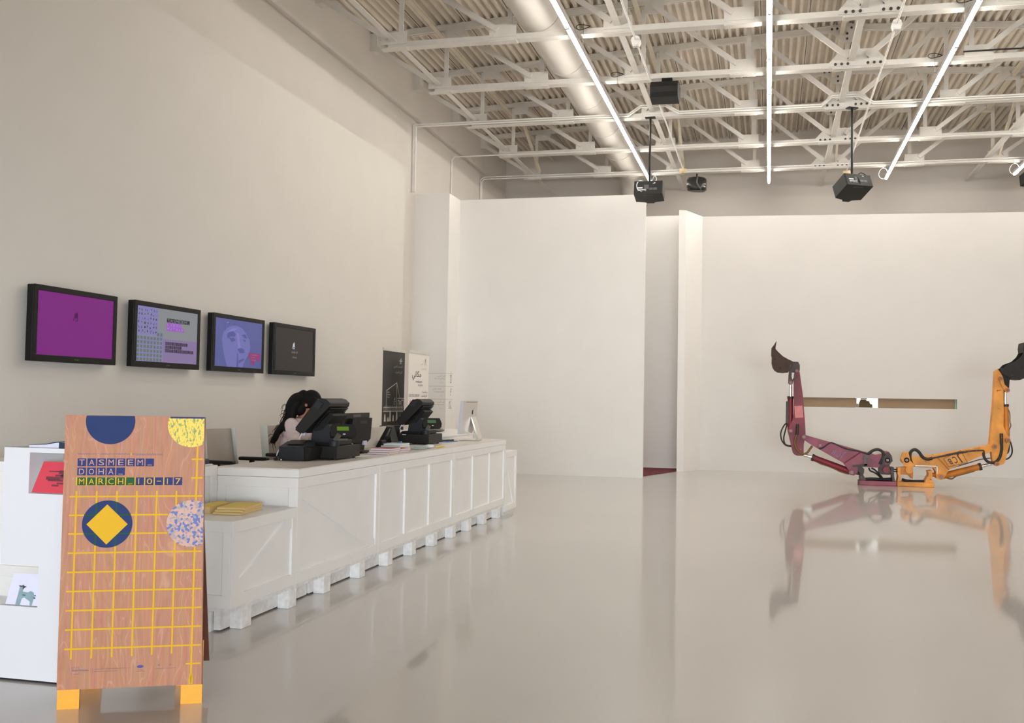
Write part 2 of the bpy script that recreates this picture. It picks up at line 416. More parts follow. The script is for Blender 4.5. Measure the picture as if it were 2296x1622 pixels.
rw = MB(); wall_slab(rw, -1.53, XR, 0, Z0); wall_slab(rw, -1.53, XR, Z1, 5.92); wall_slab(rw, -1.53, S0, Z0, Z1); wall_slab(rw, S1, XR, Z0, Z1)
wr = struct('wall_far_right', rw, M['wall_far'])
# the long viewing slot cut into that wall
sl = thing('viewing_slot', 'long narrow tan viewing slot cut in the far right wall', 'wall slot', (S0, rwy(S0)+.09, Z0))
mb = MB(); wall_slab(mb, S0, 1.935, Z0, Z1, .085, .12); wall_slab(mb, 2.435, S1, Z0, Z1, .085, .12); part('lining', mb, M['slot'], sl)
mb = MB(); wall_slab(mb, S1-.035, S1-.005, Z0+.002, Z1-.002, .06, .085); part('glass_edge', mb, M['glass_edge'], sl)
vw = MB(); wall_slab(vw, 1.935, 2.435, Z0, Z1, .095, .12); pane = part('bright_pane', vw, screen('painted_daylit_view', (.92, 1.0, .97, 1), 1.05), sl, label='glowing painted reflection of a bright window with a dark shrub shape')  # pane glows by itself to paint the bright entrance reflected here
fl = Flat((1.935, rwy(1.935)+.0935, Z0), (1, .0642, 0), (0, 0, 1)); 
fl.poly([(.075,.004),(.38,.004),(.375,.075),(.33,.09),(.305,.15),(.255,.155),(.235,.185),(.12,.185),(.105,.15),(.09,.115),(.08,.08)], 2)
part('shrub_shape', fl, mat('dark_olive_view', rgb(88, 72, 40), .8), pane)
fl = Flat((1.935, rwy(1.935)+.0935, Z0), (1, .0642, 0), (0, 0, 1)); fl.rect(.0,.03,.004,.215,1); fl.rect(.03,.075,.004,.09,1); fl.rect(.12,.26,.19,.216,1)
part('tan_reflection', fl, mat('pale_tan_view', rgb(150, 136, 110), .8), pane)

# corrugated roof deck (the ceiling): ribs run down the hall, sheets dip away from the ridge
def deck():
    mb = MB(); pitch = .146; pr = [(0,0),(.034,0),(.062,.078),(.104,.078),(.132,0)]; xs = []
    x = XL-.05
    while x < XR+.05:
        for a, h in pr: xs.append((x+a, h))
        x += pitch
    vs = []
    for y in (YF-.1, YB+.1):
        for x, h in xs: vs.append((x, y, zroof(x)+.004+h))
    n = len(xs); mb.add(vs, [(i, i+1, n+i+1, n+i) for i in range(n-1)], False)
    for k in range(7, 120, 6):                        # dark side-lap of each sheet
        x = XL-.05+pitch*k+.018; z = zroof(x)
        mb.m(1).box(x-.006, x+.006, YF, YB, z-.004, z+.006); mb.m(0)
    return mb
M['lap'] = mat('roof_lap_shadow_gap', (.10, .092, .08, 1), .8)
struct('ceiling', deck(), [M['deck'], M['lap']])

# ------------------------------------------------------------------ roof trusses
VX = [-5.82, -4.0, -2.18, -.36, 1.42, 3.2, 5.02, 6.84, 8.66]    # panel points
TY = [23.6, 21.3, 18.83, 16.55, 14.33]                            # from the far wall towards the entrance
ZB = 7.2
def build_truss(y, label):
    t = thing('roof_truss', label, 'roof truss', (RX, y, ZB), 0, 'white roof trusses across the hall')
    mb = MB(); mb.box(-6.02, 8.86, y-.085, y+.085, ZB, ZB+.014); mb.box(-6.02, 8.86, y-.052, y-.018, ZB+.014, ZB+.10); mb.box(-6.02, 8.86, y+.018, y+.052, ZB+.014, ZB+.10)
    part('bottom_chord', mb, M['steel'], t)
    mb = MB()
    for s, e in ((XL, RX), (RX, XR)):
        for w0, w1, a, b in ((-.085,.085,-.012,0),(-.05,-.016,-.10,-.012),(.016,.05,-.10,-.012)):
            mb.prism([(s,zroof(s)+a),(e,zroof(e)+a),(e,zroof(e)+b),(s,zroof(s)+b)], xz(y), w0, w1)
    part('top_chord', mb, M['steel'], t)
    for i, x in enumerate(VX):
        s = 1 if i < 4 else -1                        # which way the web leans
        zt = zroof(x)
        part('post', MB().box(x-.038, x+.038, y-.016, y+.016, ZB+.05, zt-.05), M['steel'], t)
        if i != 4:
            a, b = sorted((x-.32*s, x+.12*s)); g = part('gusset_plate', MB().box(a, b, y-.066, y-.053, ZB+.06, ZB+.255), M['steel'], t)
            part('seat_plate', MB().box(a, b, y-.07, y+.07, ZB-.014, ZB), M['steel'], t)
            a, b = sorted((x+.02*s, x+.36*s)); g = part('gusset_plate', MB().box(a, b, y-.062, y-.050, zt-.27, zt-.06), M['steel'], t)
            if i in (3, 5):
                bm = MB()
                for q, r in ((.17,-.15),(.25,-.20)): bm.cyl((x+q*s, y-.075, zt+r), (x+q*s, y-.06, zt+r), .022, 10)
                part('bolts', bm, M['bolt'], g)
        else:
            g = part('gusset_plate', MB().prism([(x-.46,ZB+.03),(x+.46,ZB+.03),(x+.46,ZB+.10),(x+.27,ZB+.31),(x-.27,ZB+.31),(x-.46,ZB+.10)], xz(y), -.066, -.053), M['steel'], t)
            bm = MB()
            for q, r in ((-.36,.065),(-.26,.065),(-.16,.065),(.16,.065),(.26,.065),(.36,.065),(-.25,.23),(-.17,.17),(.25,.23),(.17,.17)):
                bm.cyl((x+q, y-.08, ZB+r), (x+q, y-.064, ZB+r), .023, 10)
            part('bolts', bm, M['bolt'], g)
            part('seat_plate', MB().box(x-.40, x+.40, y-.07, y+.07, ZB-.014, ZB), M['steel'], t)
            g = part('gusset_plate', MB().prism([(x-.36,zt-.03),(x-.36,zt-.10),(x-.08,zt-.34),(x+.08,zt-.34),(x+.36,zt-.10),(x+.36,zt-.03)], xz(y), -.066, -.053), M['steel'], t)
            bm = MB()
            for q, r in ((-.28,-.08),(-.18,-.075),(-.08,-.07),(.08,-.07),(.18,-.075),(.28,-.08),(0,-.18),(0,-.28)):
                bm.cyl((x+q, y-.08, zt+r), (x+q, y-.064, zt+r), .022, 10)
            part('bolts', bm, M['bolt'], g)
    for i in range(8):                                # diagonals fall towards the ridge line
        a, b = (VX[i], VX[i+1]) if i < 4 else (VX[i+1], VX[i]); s = 1 if i < 4 else -1
        part('diagonal', MB().bar((a+.17*s, y-.078, zroof(a)-.13), (b-(.19 if i not in (3,4) else .15)*s, y-.078, ZB+.17), .05, .085, up=(0,0,1)), M['steel'], t)
    for e, x, s in ((XL, VX[0], 1), (XR, VX[-1], -1)):
        part('end_diagonal', MB().bar((e+.02*s, y-.078, zroof(e)-.22), (x-.2*s, y-.078, ZB+.16), .05, .085), M['steel'], t)
        part('wall_bracket', MB().box(*sorted((e, e+.14*s)), y-.1, y+.1, zroof(e)-.34, zroof(e)-.012), M['steel'], t)
    return t
TL = ['white bolted roof truss nearest the far end wall', 'second white roof truss from the far end wall',
      'third white roof truss from the far end, carrying the two pole mounted projectors', 'fourth white roof truss from the far end, carrying the black box loudspeaker',
      'fifth white roof truss from the far end, nearest the viewer']
tr0 = build_truss(TY[0], TL[0]); 
for y, l in zip(TY[1:], TL[1:]):
    t = copy_tree(tr0); t.location = (RX, y, ZB); t['label'] = l
# beams that tie the trusses together along the hall
LN = {-5.82: 'nearest the left wall', -2.18: 'left of the centre lights', 1.42: 'under the roof ridge', 5.02: 'right of the right lights', 8.66: 'nearest the right wall'}
for x in (-5.82, -2.18, 1.42, 5.02):
    mb = MB(); mb.box(x-.15, x-.05, 10.8, YB, ZB+.105, ZB+.118); mb.box(x-.15, x-.138, 10.8, YB, ZB+.118, ZB+.17)
    tag(part('tie_beam', mb, M['steel'], loc=(x-.1, 18.0, ZB+.105)), 'flat white tie beam on the lower truss chords, '+LN[x], 'tie beam', 'lower tie beams along the hall')
    zt = zroof(x); mb = MB(); mb.box(x-.145, x-.06, 10.8, YB, zt-.20, zt-.188); mb.box(x-.145, x-.133, 10.8, YB, zt-.188, zt-.12)
    tag(part('upper_tie_beam', mb, M['steel_warm'], loc=(x-.1, 18.0, zt-.2)), 'cream tie beam high under the roof deck, '+LN[x], 'tie beam', 'upper tie beams along the hall')
    tag(part('cross_brace', MB().bar((x+.11, 21.42, zt-.16), (x+.11, 23.5, ZB+.16), .05, .09), M['steel_warm'], loc=(x+.11, 22.5, ZB+.2)),
        'slanting cream brace in the last truss bay, '+LN[x], 'brace', 'braces in the last truss bay')

# round air duct
du = thing('ventilation_duct', 'fat round pale air duct running through the roof trusses', 'duct', (-3.55, 12, 7.68))
part('duct_body', MB().tube([(-3.55,1.0,7.68),(-3.55,10,7.68),(-3.55,24.6,7.68)], .36, 40, 1), M['duct'], du)
part('duct_elbow', MB().tube([(-3.55,24.6,7.68),(-3.55,24.95,7.64),(-3.55,25.3,7.46),(-3.55,25.5,7.15),(-3.55,25.55,6.85)], .36, 40, 5), M['duct'], du)
mb = MB()
for k in range(12): mb.cyl((-3.55, 2.0+2.05*k, 7.68), (-3.55, 2.0+2.05*k+.04, 7.68), .368, 40)
part('duct_seams', mb, M['duct'], du)

# ------------------------------------------------------------------ light rows: single tube fittings end to end
ROWN = {-2.95: 'left', -.02: 'centre', 2.78: 'right', 5.68: 'far right'}
def make_tube(x, y):
    t = thing('tube_light', '', 'ceiling light', (x, y, 7.1))
    part('housing', MB().box(x-.040, x+.040, y-.89, y+.89, 7.128, 7.185).box(x-.040, x-.036, y-.89, y+.89, 7.119, 7.128).box(x+.036, x+.040, y-.89, y+.89, 7.119, 7.128), M['white_gloss'], t)
    part('lamp', MB().cyl((x, y-.865, 7.102), (x, y+.865, 7.102), .024, 12), M['lamp'], t)
    mb = MB()
    for s in (-1, 1): mb.box(x-.024, x+.024, *sorted((y+s*.866, y+s*.888)), 7.078, 7.1275)
    part('end_caps', mb, M['white_gloss'], t)
    return t
tube0 = None
for x in ROWN:
    for k in range(8):
        y = 24.5-.9-1.8*k
        if tube0 is None: t = tube0 = make_tube(x, y)
        else: t = copy_tree(tube0); t.location = (x, y, 7.1)
        t['label'] = f'glowing white tube light, {ORD[k]} from the far end of the {ROWN[x]} light row'; t['group'] = f'tube lights of the {ROWN[x]} row'

for x in ROWN:
    tag(part('light_rail', MB().box(x-.02, x+.02, 9.9, 24.52, 7.1855, 7.199), M['white_gloss'], loc=(x, 17, 7.19)), f'thin white mounting rail above the tubes of the {ROWN[x]} light row', 'light rail', 'rails of the light rows')
# ------------------------------------------------------------------ pipes, detectors and cable rings under the roof
def pipe(name, pts, r, label, cat, group=None, m='pipe', sub=1):
    mb = MB()
    for p, q in zip(pts, pts[1:]): mb.cyl(p, q, r, 10); 
    for p in pts[1:-1]: mb.ball(p, r*1.02, nu=10, nv=6)
    return tag(part(name, mb, M[m], loc=pts[0]), label, cat, group)
y = 18.70
for dz, e, nm in ((0, 9.0, 'upper'), (-.05, 9.0, 'lower')):
    z = 7.275+dz*.8
    pipe('conduit', [(-7.27-dz,y,5.852),(-7.27-dz,y,z),(-2.75,y,z),(-2.5,y,z+.16),(-2.02,y,z+.16),(-1.75,y,z),(.95,y,z),(1.15,y,z+.16),(1.62,y,z+.16),(1.9,y,z),(e,y,z)], .017,
         f'{nm} of two white conduits running along the projector truss and down the left wall', 'conduit', 'white conduits on the trusses')
pipe('conduit', [(-7.27,21.18,5.0),(-7.27,21.18,7.16),(-7.2,21.18,7.22),(9.0,21.18,7.22)], .015,
     'thin white conduit under the second truss from the far end', 'conduit', 'white conduits on the trusses')
for k, dz in enumerate((0, -.052)):
    pipe('conduit', [(-7.27+.035*k,23.48,5.0),(-7.27+.035*k,23.48,7.2+dz),(-7.17,23.48,7.27+dz),(9.0,23.48,7.27+dz)], .013,
         ('upper' if k == 0 else 'lower')+' of two thin white conduits under the truss nearest the far end wall', 'conduit', 'white conduits on the trusses')
for x, ye, yb, nm in ((-2.02, 22.8, 14.46, 'left of the centre light row'), (1.785, 23.6, 14.5, 'right of the centre light row')):
    p = thing('detector_line', 'thin white pipe ending in a round smoke detector, '+nm, 'pipe', (x, ye, 7.08), 0, 'pipes with smoke detectors')
    part('pipe', MB().cyl((x,10.8,7.12),(x,ye,7.12),.015,10), M['pipe'], p)
    mb = MB(); mb.cyl((x,yb-.07,7.11),(x,yb+.07,7.11),.075,8); mb.box(x-.05,x+.05,yb-.05,yb+.05,7.03,7.11); part('junction_box', mb, M['pipe'], p, bevel=.01)
    part('smoke_detector', MB().cyl((x,ye,7.12),(x,ye,7.06),.09,20).cyl((x,ye,7.06),(x,ye,7.02),.085,20,.05), M['detector'], p)
for x, nm in ((2.60, 'beside the far end of the right light row'), (5.45, 'beside the far end of the far right light row')):
    tag(part('cable_loop', MB().tube([(x+.10*math.cos(k*PI/6), 23.45+.03*math.cos(k*PI/3), 6.99+.13*math.sin(k*PI/6)) for k in range(12)], .008, 6, 2, closed=True).cyl((x,23.45,7.11),(x,23.47,7.205),.01,6), M['pipe'], loc=(x,23.45,7.2)), 'thin pale cable loop hanging '+nm, 'cable loop', 'pale cable loops')
for x, y, nm in ((-2.80, TY[4]-.12, 'beside the left light row on the nearest truss'), (-2.62, TY[3]-.12, 'beside the left light row on the loudspeaker truss'), (2.66, TY[4]-.12, 'beside the right light row on the nearest truss'), (2.62, TY[3]-.12, 'beside the right light row on the loudspeaker truss')):
    r = thing('cable_ring', 'small coil of wire '+nm, 'wire coil', (x, y, 7.3), 0, 'coils of spare wire')
    part('coil', MB().tube([(x+.11*math.cos(k*PI/6), y-.02+.03*math.sin(k*PI/3), 7.29+.035*math.sin(k*PI/6)) for k in range(12)], .006, 6, 2, closed=True), M['dark_grey'], r)
    part('drop_wire', MB().cyl((x, y, 7.36), (x, y, 7.02), .003, 6), M['mid_grey'], r)
tag(part('black_cable', MB().tube([(3.05,16.42,7.33),(3.5,16.40,7.325),(4.2,16.42,7.33),(4.9,16.42,7.36),(5.6,16.42,7.42)], .014, 8), M['rubber'], loc=(4.0, 16.42, 7.33)), 'black cable lying along the lower chord of the loudspeaker truss, at right', 'cable')

# ------------------------------------------------------------------ things hung from the roof
sp = thing('loudspeaker', 'black wedge loudspeaker box hung under the truss left of the centre lights', 'loudspeaker', (-1.76, 16.35, 7.04))
fn = lambda a, b, t: (a, b, t)
mb = MB().prism([(16.10,6.755),(16.42,6.72),(16.62,6.84),(16.62,7.04),(16.17,7.045),(16.08,6.94)], lambda a,b,t: (t, a, b), -2.0, -1.53); part('cabinet', mb, M['dark_grey'], sp, bevel=.01)
g = Flat((-1.99,16.096,6.77), (1,0,0), (0,-.02,1), (0,-1,0)); g.rect(.0,.45,.0,.16,6); part('grille', g, M['black_soft'], sp)
mb = MB().box(-1.80,-1.70,16.44,16.54,7.04,7.10); mb.box(-1.84,-1.66,16.42,16.58,7.10,7.186); part('hanging_bracket', mb, M['black'], sp)

def projector(px, y, zc, rot, label, pole_z, w=.56, d=.44, h=.25, tilt=.12, cover=None):
    t = thing('projector', label, 'projector', (px, y, zc), rot, 'ceiling projectors')
    R = lambda a, b, c: (a, b*math.cos(tilt)-c*math.sin(tilt), b*math.sin(tilt)+c*math.cos(tilt))
    # body: connector panel looks towards the entrance (-y), lens bulge at the other end
    out = [(-w/2,-d/2),(w/2,-d/2),(w/2,d/2-.06),(w*.17,d/2-.02),(.07,d/2+.03),(-.07,d/2+.03),(-w*.17,d/2-.02),(-w/2,d/2-.06)]
    mb = MB().prism(out, lambda a,b,c: R(a,b,c), -h/2, h/2); body = part('body', mb, M['dark_grey'], t, local=True, bevel=.018)
    mb = MB(); mb.cyl(R(0,d/2-.02,-.01), R(0,d/2+.05,-.01), .07, 24); part('lens', mb, M['black'], t, local=True)
    f = Flat(R(-w/2,-d/2-.003,-h/2), R(1,0,0), (Vector(R(0,0,1))-Vector(R(0,0,0))), (Vector(R(0,-1,0))), .001)
    f.rect(.07,.17,.115,.14,2); f.rect(.07,.24,.085,.095,2)
    for k in range(6): f.rect(.075+.03*k,.092+.03*k,.06,.07,2)
    for k in range(2): f.rect(.37+.02*k,.382+.02*k,.205,.222,2)
    part('sockets', f, M['white'], t, local=True)
    f = Flat(R(-w/2,-d/2-.003,-h/2), R(1,0,0), (Vector(R(0,0,1))-Vector(R(0,0,0))), (Vector(R(0,-1,0))), .001)
    f.rect(.30,.37,.08,.125,2); f.rect(.38,.45,.08,.125,2); f.rect(.20,.29,.10,.19,2)
    part('vents', f, M['mid_grey'], t, local=True)
    f = Flat(R(-w/2,-d/2,-h/2-.003), (1,0,0), R(0,1,0), (0,0,-1), .001); f.rect(.17,.38,.05,.058,2); f.rect(.17,.24,.07,.077,2)
    part('warning_print', f, M['mid_grey'], t, local=True)
    zt = pole_z-zc
    mb = MB(); mb.cyl((0,0,h/2+.02), (0,0,zt), .022, 14)
    n = 6 if zt > .5 else 0
    for k in range(n): mb.cyl((0,0,h/2+.2+k*.17),(0,0,h/2+.21+k*.17),.025,14)
    part('pole', mb, M['black'], t, local=True)
    mb = MB(); mb.cyl((0,0,h/2-.01),(0,0,h/2+.07),.07,16); mb.box(-.13,.13,-.10,.10,h/2-.005,h/2+.02); part('mount', mb, M['black'], t, local=True)
    part('ceiling_plate', MB().box(-.10,.10,-.06,.06,zt-.02,zt-.0005), M['black'], t, local=True)
    return t
p1 = projector(-2.31, 18.70, 5.70, 0.0, 'black projector on a long pole in front of the middle wall top', ZB-.014, w=.56, h=.27, tilt=-.20)
part('cable', MB().tube([(-.05,-.05,.16),(-.16,-.12,.20),(-.22,-.22,.12),(-.20,-.262,.0),(-.12,-.26,-.04)], .009, 8), M['white'], p1, local=True)
part('cable', MB().tube([(.03,-.02,.17),(.10,-.06,.30),(.15,-.10,.22),(.10,-.14,.16),(.14,-.25,.12)], .007, 8), M['white'], p1, local=True)
p2 = projector(1.51, 18.72, 5.66, .50, 'black projector on a long pole under the roof ridge, turned sideways', ZB-.014, w=.56, d=.50, h=.25, tilt=-.42)
part('cable', MB().tube([(.02,-.05,.15),(.10,-.12,.26),(.20,-.15,.22),(.24,-.2,.12)], .008, 8), M['rubber'], p2, local=True)
part('cable', MB().tube([(-.02,-.05,.16),(-.02,-.18,.17),(.0,-.26,.08),(.02,-.25,-.04)], .010, 8), M['rubber'], p2, local=True)
p3 = projector(5.90, 23.55, 6.78, .25, 'black projector cut off by the right edge, hung under the far truss', ZB-.014, w=.56, h=.24, tilt=-.2)
# spotlight wrapped in black sheeting
bg = thing('wrapped_spotlight', 'box shaped fitting wrapped in black plastic sheeting with a grey strap', 'covered light', (-1.75, 23.6, 6.92), 0)
mb = MB(); R_ = random.Random(3)
mb.ball((0,0,0), .25, .2, .185, 26, 16)
mb.v = [(x*(1+.10*math.sin(9*z*7+x*11)+R_.uniform(-.035,.035)), y*(1+.1*math.sin(x*23+z*17)), z*(1+.09*math.sin(x*19)+R_.uniform(-.03,.03))) for x,y,z in mb.v]
mb.v = [(max(-.235,min(.235,x*1.18)), max(-.19,min(.19,y*1.2)), max(-.165,min(.165,z*1.22))-.05*x) for x,y,z in mb.v]
part('sheeting', mb, mat('black_sheeting', (.02,.02,.019,1), .25), bg, local=True)
part('strap', MB().tube([(.02,-.02,.175),(.03,-.18,.14),(.02,-.215,.0),(.09,-.20,-.13),(.14,-.05,-.17)], .018, 8), M['mid_grey'], bg, local=True)
part('hanger', MB().cyl((0,0,.15),(0,0,.2655),.02,10), M['black'], bg, local=True)
# ------------------------------------------------------------------ reception counter built of white crates on pallets
FX = -3.47                                             # the face towards the hall
BX = -4.15                                             # the staff side
TOPZ = 1.035
def crate(label, y0, y1, z0, z1, x0, x1, battens, diag=None, endface=True, rail=.085, dia2=None):
    """panelled crate: boards stand 20 mm proud of the panels on the hall side and on the side that looks to the entrance"""
    t = thing('counter_crate', label, 'counter', ((x0+x1)/2, (y0+y1)/2, z0))
    d = .020
    part('body', MB().box(x0, x1-d, y0+d, y1, z0, z1), M['counter'], t)
    mb = MB(); mb.box(x1-d, x1, y0, y1, z0, z0+rail); mb.box(x1-d, x1, y0, y1, z1-rail*.9, z1)
    mb.box(x1-d, x1, y0, y0+.075, z0+rail, z1-rail*.9); mb.box(x1-d, x1, y1-.07, y1, z0+rail, z1-rail*.9)
    part('frame', mb, M['counter'], t, bevel=.002)
    for yb in battens: part('batten', MB().box(x1-d, x1, yb, yb+.065, z0+rail, z1-rail*.9), M['counter'], t, bevel=.002)
    a0, a1, b0, b1 = y0+.075, y1-.07, z0+rail, z1-rail*.9
    if diag:
        w = .085
        if diag == '\\': pl = [(a0,b1),(a0,b1-w),(a1-w*1.2,b0),(a1,b0),(a1,b0+w*.6),(a0+w*1.1,b1)]
        else: pl = [(a0,b0),(a0,b0+w*.8),(a1-w*.9,b1),(a1,b1),(a1,b1-w*.8),(a0+w*.9,b0)]
        part('diagonal_board', MB().prism(pl, lambda a,b,c: (c,a,b), x1-d*1.0, x1-d*.25), M['counter'], t)
    if endface:
        mb = MB(); mb.box(x0, x1-d, y0, y0+d, z0, z0+rail); mb.box(x0, x1-d, y0, y0+d, z1-rail*.9, z1)
        mb.box(x0, x0+.07, y0, y0+d, z0+rail, z1-rail*.9); mb.box(x1-.075, x1-d, y0, y0+d, z0+rail, z1-rail*.9)
        part('end_frame', mb, M['counter'], t, bevel=.002)
    return t
CZ = .165
crate('tall white counter crate with a diagonal board, under the two cash drawers', 6.69, 8.26, CZ, .965, BX, FX, [], '\\')
crate('tall white counter crate with upright battens, second from the entrance', 8.265, 10.40, CZ, .965, BX, FX, [8.905, 9.595], None, False)
crate('tall white counter crate with upright battens, at the computer end', 10.405, 12.58, CZ, .965, BX, FX, [11.115, 11.83], None, False)
crate('low white crate with a diagonal board, carrying the yellow booklets', 5.80, 6.69, CZ, .745, BX, FX, [], '/')
crate('short white crate with a diagonal board at the far end of the counter', 12.60, 13.20, .05, .86, BX, FX, [], '\\')
c = crate('white side counter behind the display stand, facing the entrance', 6.33, 6.69, CZ, 1.045, -6.25, BX, [], None)
part('base', MB().box(-6.2, BX-.06, 6.40, 6.66, 0, CZ), M['counter'], c)
w = thing('worktop', 'long white worktop running over the tall counter crates', 'worktop', ((BX+FX)/2, 9.6, .966))
part('slab', MB().box(BX, FX+.004, 6.688, 12.59, .967, 1.028), M['counter'], w, bevel=.003)
part('top_sheet', MB().box(BX, FX+.002, 6.690, 12.588, 1.0285, TOPZ), M['counter_top'], w)
part('base', MB().box(BX, FX-.03, 12.63, 13.17, 0, .048), M['pallet'], thing('crate_plinth', 'low grey shadowed plinth under the far end crate', 'plinth', ((BX+FX)/2, 12.9, 0)))
# pallets
def pallet(label, blocks, y0, y1):
    t = thing('pallet', label, 'pallet', ((BX+FX)/2, (y0+y1)/2, 0), 0, 'white pallets under the counter')
    part('deck_boards', MB().box(BX+.02, FX-.012, y0, y1, .137, CZ-.002), M['pallet'], t)
    mb = MB(); mb.box(FX-.15, FX-.10, y0+.01, y1-.01, .012, .137); mb.box(BX+.06, BX+.11, y0+.01, y1-.01, .012, .137); part('bearer', mb, M['pallet'], t)
    for y in blocks:
        part('block', MB().box(FX-.0995, FX-.006, y, y+.125, 0, .137), M['pallet'], t, bevel=.006)
        part('block', MB().box(BX+.02, BX+.059, y, y+.125, 0, .137), M['pallet'], t)
    return t
p = pallet('rough white pallet under the low crate, nearest the entrance', [5.95, 6.60], 5.83, 7.08)
part('end_block', MB().box(FX-.34, FX-.16, 5.82, 5.94, 0, .137), M['pallet'], p, bevel=.005)
pallet('rough white pallet under the counter, second from the entrance', [7.18, 7.87, 8.51], 7.10, 8.80)
pallet('rough white pallet under the counter, third from the entrance', [9.13, 9.77, 10.40], 8.82, 10.72)
pallet('rough white pallet under the computer end of the counter', [10.99, 11.63, 12.28], 10.74, 12.57)

# ------------------------------------------------------------------ wall screens
SX = -6.48
def tv(y0, y1, label):
    z0, z1 = 1.867, 2.568
    t = thing('wall_screen', label, 'screen', (-6.6, (y0+y1)/2, (z0+z1)/2), 0, 'four flat screens on the left wall')
    mb = MB(); b = .052; bb = .062
    mb.box(-6.565, SX-.0141, y0+.001, y1-.001, z0+.001, z1-.001)
    part('casing', mb, M['bezel'], t, bevel=.006)
    mb = MB(); mb.box(SX-.014, SX, y0, y1, z1-b, z1); mb.box(SX-.014, SX, y0, y1, z0, z0+bb); mb.box(SX-.014, SX, y0, y0+b*.9, z0+bb, z1-b); mb.box(SX-.014, SX, y1-b*.9, y1, z0+bb, z1-b)
    part('bezel', mb, M['bezel'], t, bevel=.003)
    part('wall_bracket', MB().box(-6.6, -6.56, (y0+y1)/2-.2, (y0+y1)/2+.2, z0+.2, z1-.2), M['black'], t)
    f = Flat((SX, (y0+y1)/2-.03, z0+.024), (0,1,0), (0,0,1), (1,0,0)); f.rect(0,.016,0,.011,1); f.rect(.022,.034,0,.011,1); f.rect(.04,.058,.0,.011,1)
    part('badge', f, M['mid_grey'], t)
    return t, (y0+b*.9, y1-b*.9, z0+bb, z1-b)
def panel(t, r, m, nm='display'):
    f = Flat((SX-.010, r[0], r[2]), (0,1,0), (0,0,1), (1,0,0)); f.rect(0, r[1]-r[0], 0, r[3]-r[2], 0)
    return part(nm, f, m, t)
def face(r): return Flat((SX-.010, r[0], r[2]), (0,1,0), (0,0,1), (1,0,0))
def squiggle(f, a, b, s, w, l=2):
    f.stroke([(a-.9*s,b-1.2*s),(a-.5*s,b-.2*s),(a-.4*s,b+.5*s),(a,b+.9*s),(a+.45*s,b+.5*s),(a+.4*s,b-.2*s),(a-.1*s,b-.5*s),(a-.45*s,b-.1*s)], w, l)
    f.stroke([(a+.5*s,b+1.3*s),(a+.7*s,b-.3*s),(a+.6*s,b-1.1*s),(a+.2*s,b-1.3*s),(a,b-1.0*s)], w, l)
    return f.stroke([(a-.3*s,b+.2*s),(a+.2*s,b+.5*s),(a+.1*s,b),(a-.25*s,b-.25*s)], w, l)
t, r = tv(7.398, 8.529, 'wall screen glowing plain purple, leftmost of the four')
d = panel(t, r, screen('purple_display', rgb(126, 38, 126), .80))
part('logo_mark', squiggle(face(r), .50, .385, .035, .008), screen('dark_purple_mark', rgb(62, 26, 66), .8), d)
t, r = tv(8.806, 9.999, 'wall screen with lettering blocks over a grid of small pictures, second from the left')
d = panel(t, r, screen('grey_green_display', rgb(134, 136, 140), .85))
W_, H_ = r[1]-r[0], r[3]-r[2]
f = face(r); f.rect(0, .33*W_, .49*H_, H_, 1); f.rect(.0, .42*W_, 0, .47*H_, 1); f.rect(.33*W_,.42*W_,.47*H_,.55*H_,1); part('lilac_field', f, screen('lilac_display', rgb(128, 126, 176), .85), d)
f = face(r); f.rect(.42*W_, W_, 0, .44*H_, 1); part('mauve_field', f, screen('mauve_display', rgb(134, 116, 156), .85), d)
f = face(r)
for i in range(8):
    for j in range(6): f.rect((.012+.051*i)*W_, (.045+.051*i)*W_, (.01+.078*j)*H_, (.064+.078*j)*H_, 2)
for i in (6, 7): f.rect((.012+.051*i)*W_, (.045+.051*i)*W_, .478*H_, .54*H_, 2)
part('green_thumbnails', f, screen('green_display', rgb(104, 116, 92), .85), d)
f = face(r); rr = random.Random(11)
for i in range(7):
    for j in range(6):
        for k in range(2):
            a, b = (.02+.044*i+rr.uniform(0,.02))*W_, (.51+.08*j+rr.uniform(0,.03))*H_; s = rr.uniform(.004,.014)
            f.poly([(a,b),(a+s*1.3,b+.2*s),(a+s,b+2*s),(a+.2*s,b+1.6*s)], 2)
part('brown_thumbnails', f, screen('brown_display', rgb(92, 66, 62), .8), d)
def tiles(txt, a, b, s, h, d, mt, ml, g=.10):
    f, q = face(r), face(r)
    for k, ch in enumerate(txt):
        f.rect(a+s*k, a+s*k+s*(1-g), b, b+h, 2)
        if ch == '_': q.rect(a+s*k+s*.2, a+s*k+s*.7, b+h*.12, b+h*.2, 3)
        elif ch != ' ': q.text(ch, a+s*k+s*.18, b+h*.15, None if ch in 'I1' else s*.55, h*.7, 3)
    part('lettering_tiles', f, mt, d); part('lettering', q, ml, d)
tm = screen('dark_tile_display', rgb(44, 42, 44), .8); tl = screen('pale_letter_display', rgb(150, 150, 160), .8)
tiles('TASMEEM_', .47*W_, .76*H_, .049*W_, .075*H_, d, tm, tl)
vm = screen('violet_tile_display', rgb(148, 84, 190), .9); vl = screen('pink_letter_display', rgb(190, 130, 214), .9)
tiles('LABS@', .47*W_, .68*H_, .049*W_, .075*H_, d, vm, vl); tiles('MATHAF', .47*W_, .60*H_, .049*W_, .075*H_, d, vm, vl)
tm2 = screen('plum_tile_display', rgb(58, 48, 62), .8); tl2 = screen('mauve_letter_display', rgb(120, 104, 140), .8)
tiles('EXHIBITION_', .455*W_, .33*H_, .0345*W_, .06*H_, d, tm2, tl2); tiles('ON_VIEW_', .455*W_, .262*H_, .0345*W_, .06*H_, d, tm2, tl2); tiles('UNTIL_MARCH_31', .455*W_, .194*H_, .0345*W_, .06*H_, d, tm2, tl2)
t, r = tv(10.27, 11.462, 'wall screen showing a blue tinted face with a red block, third from the left')
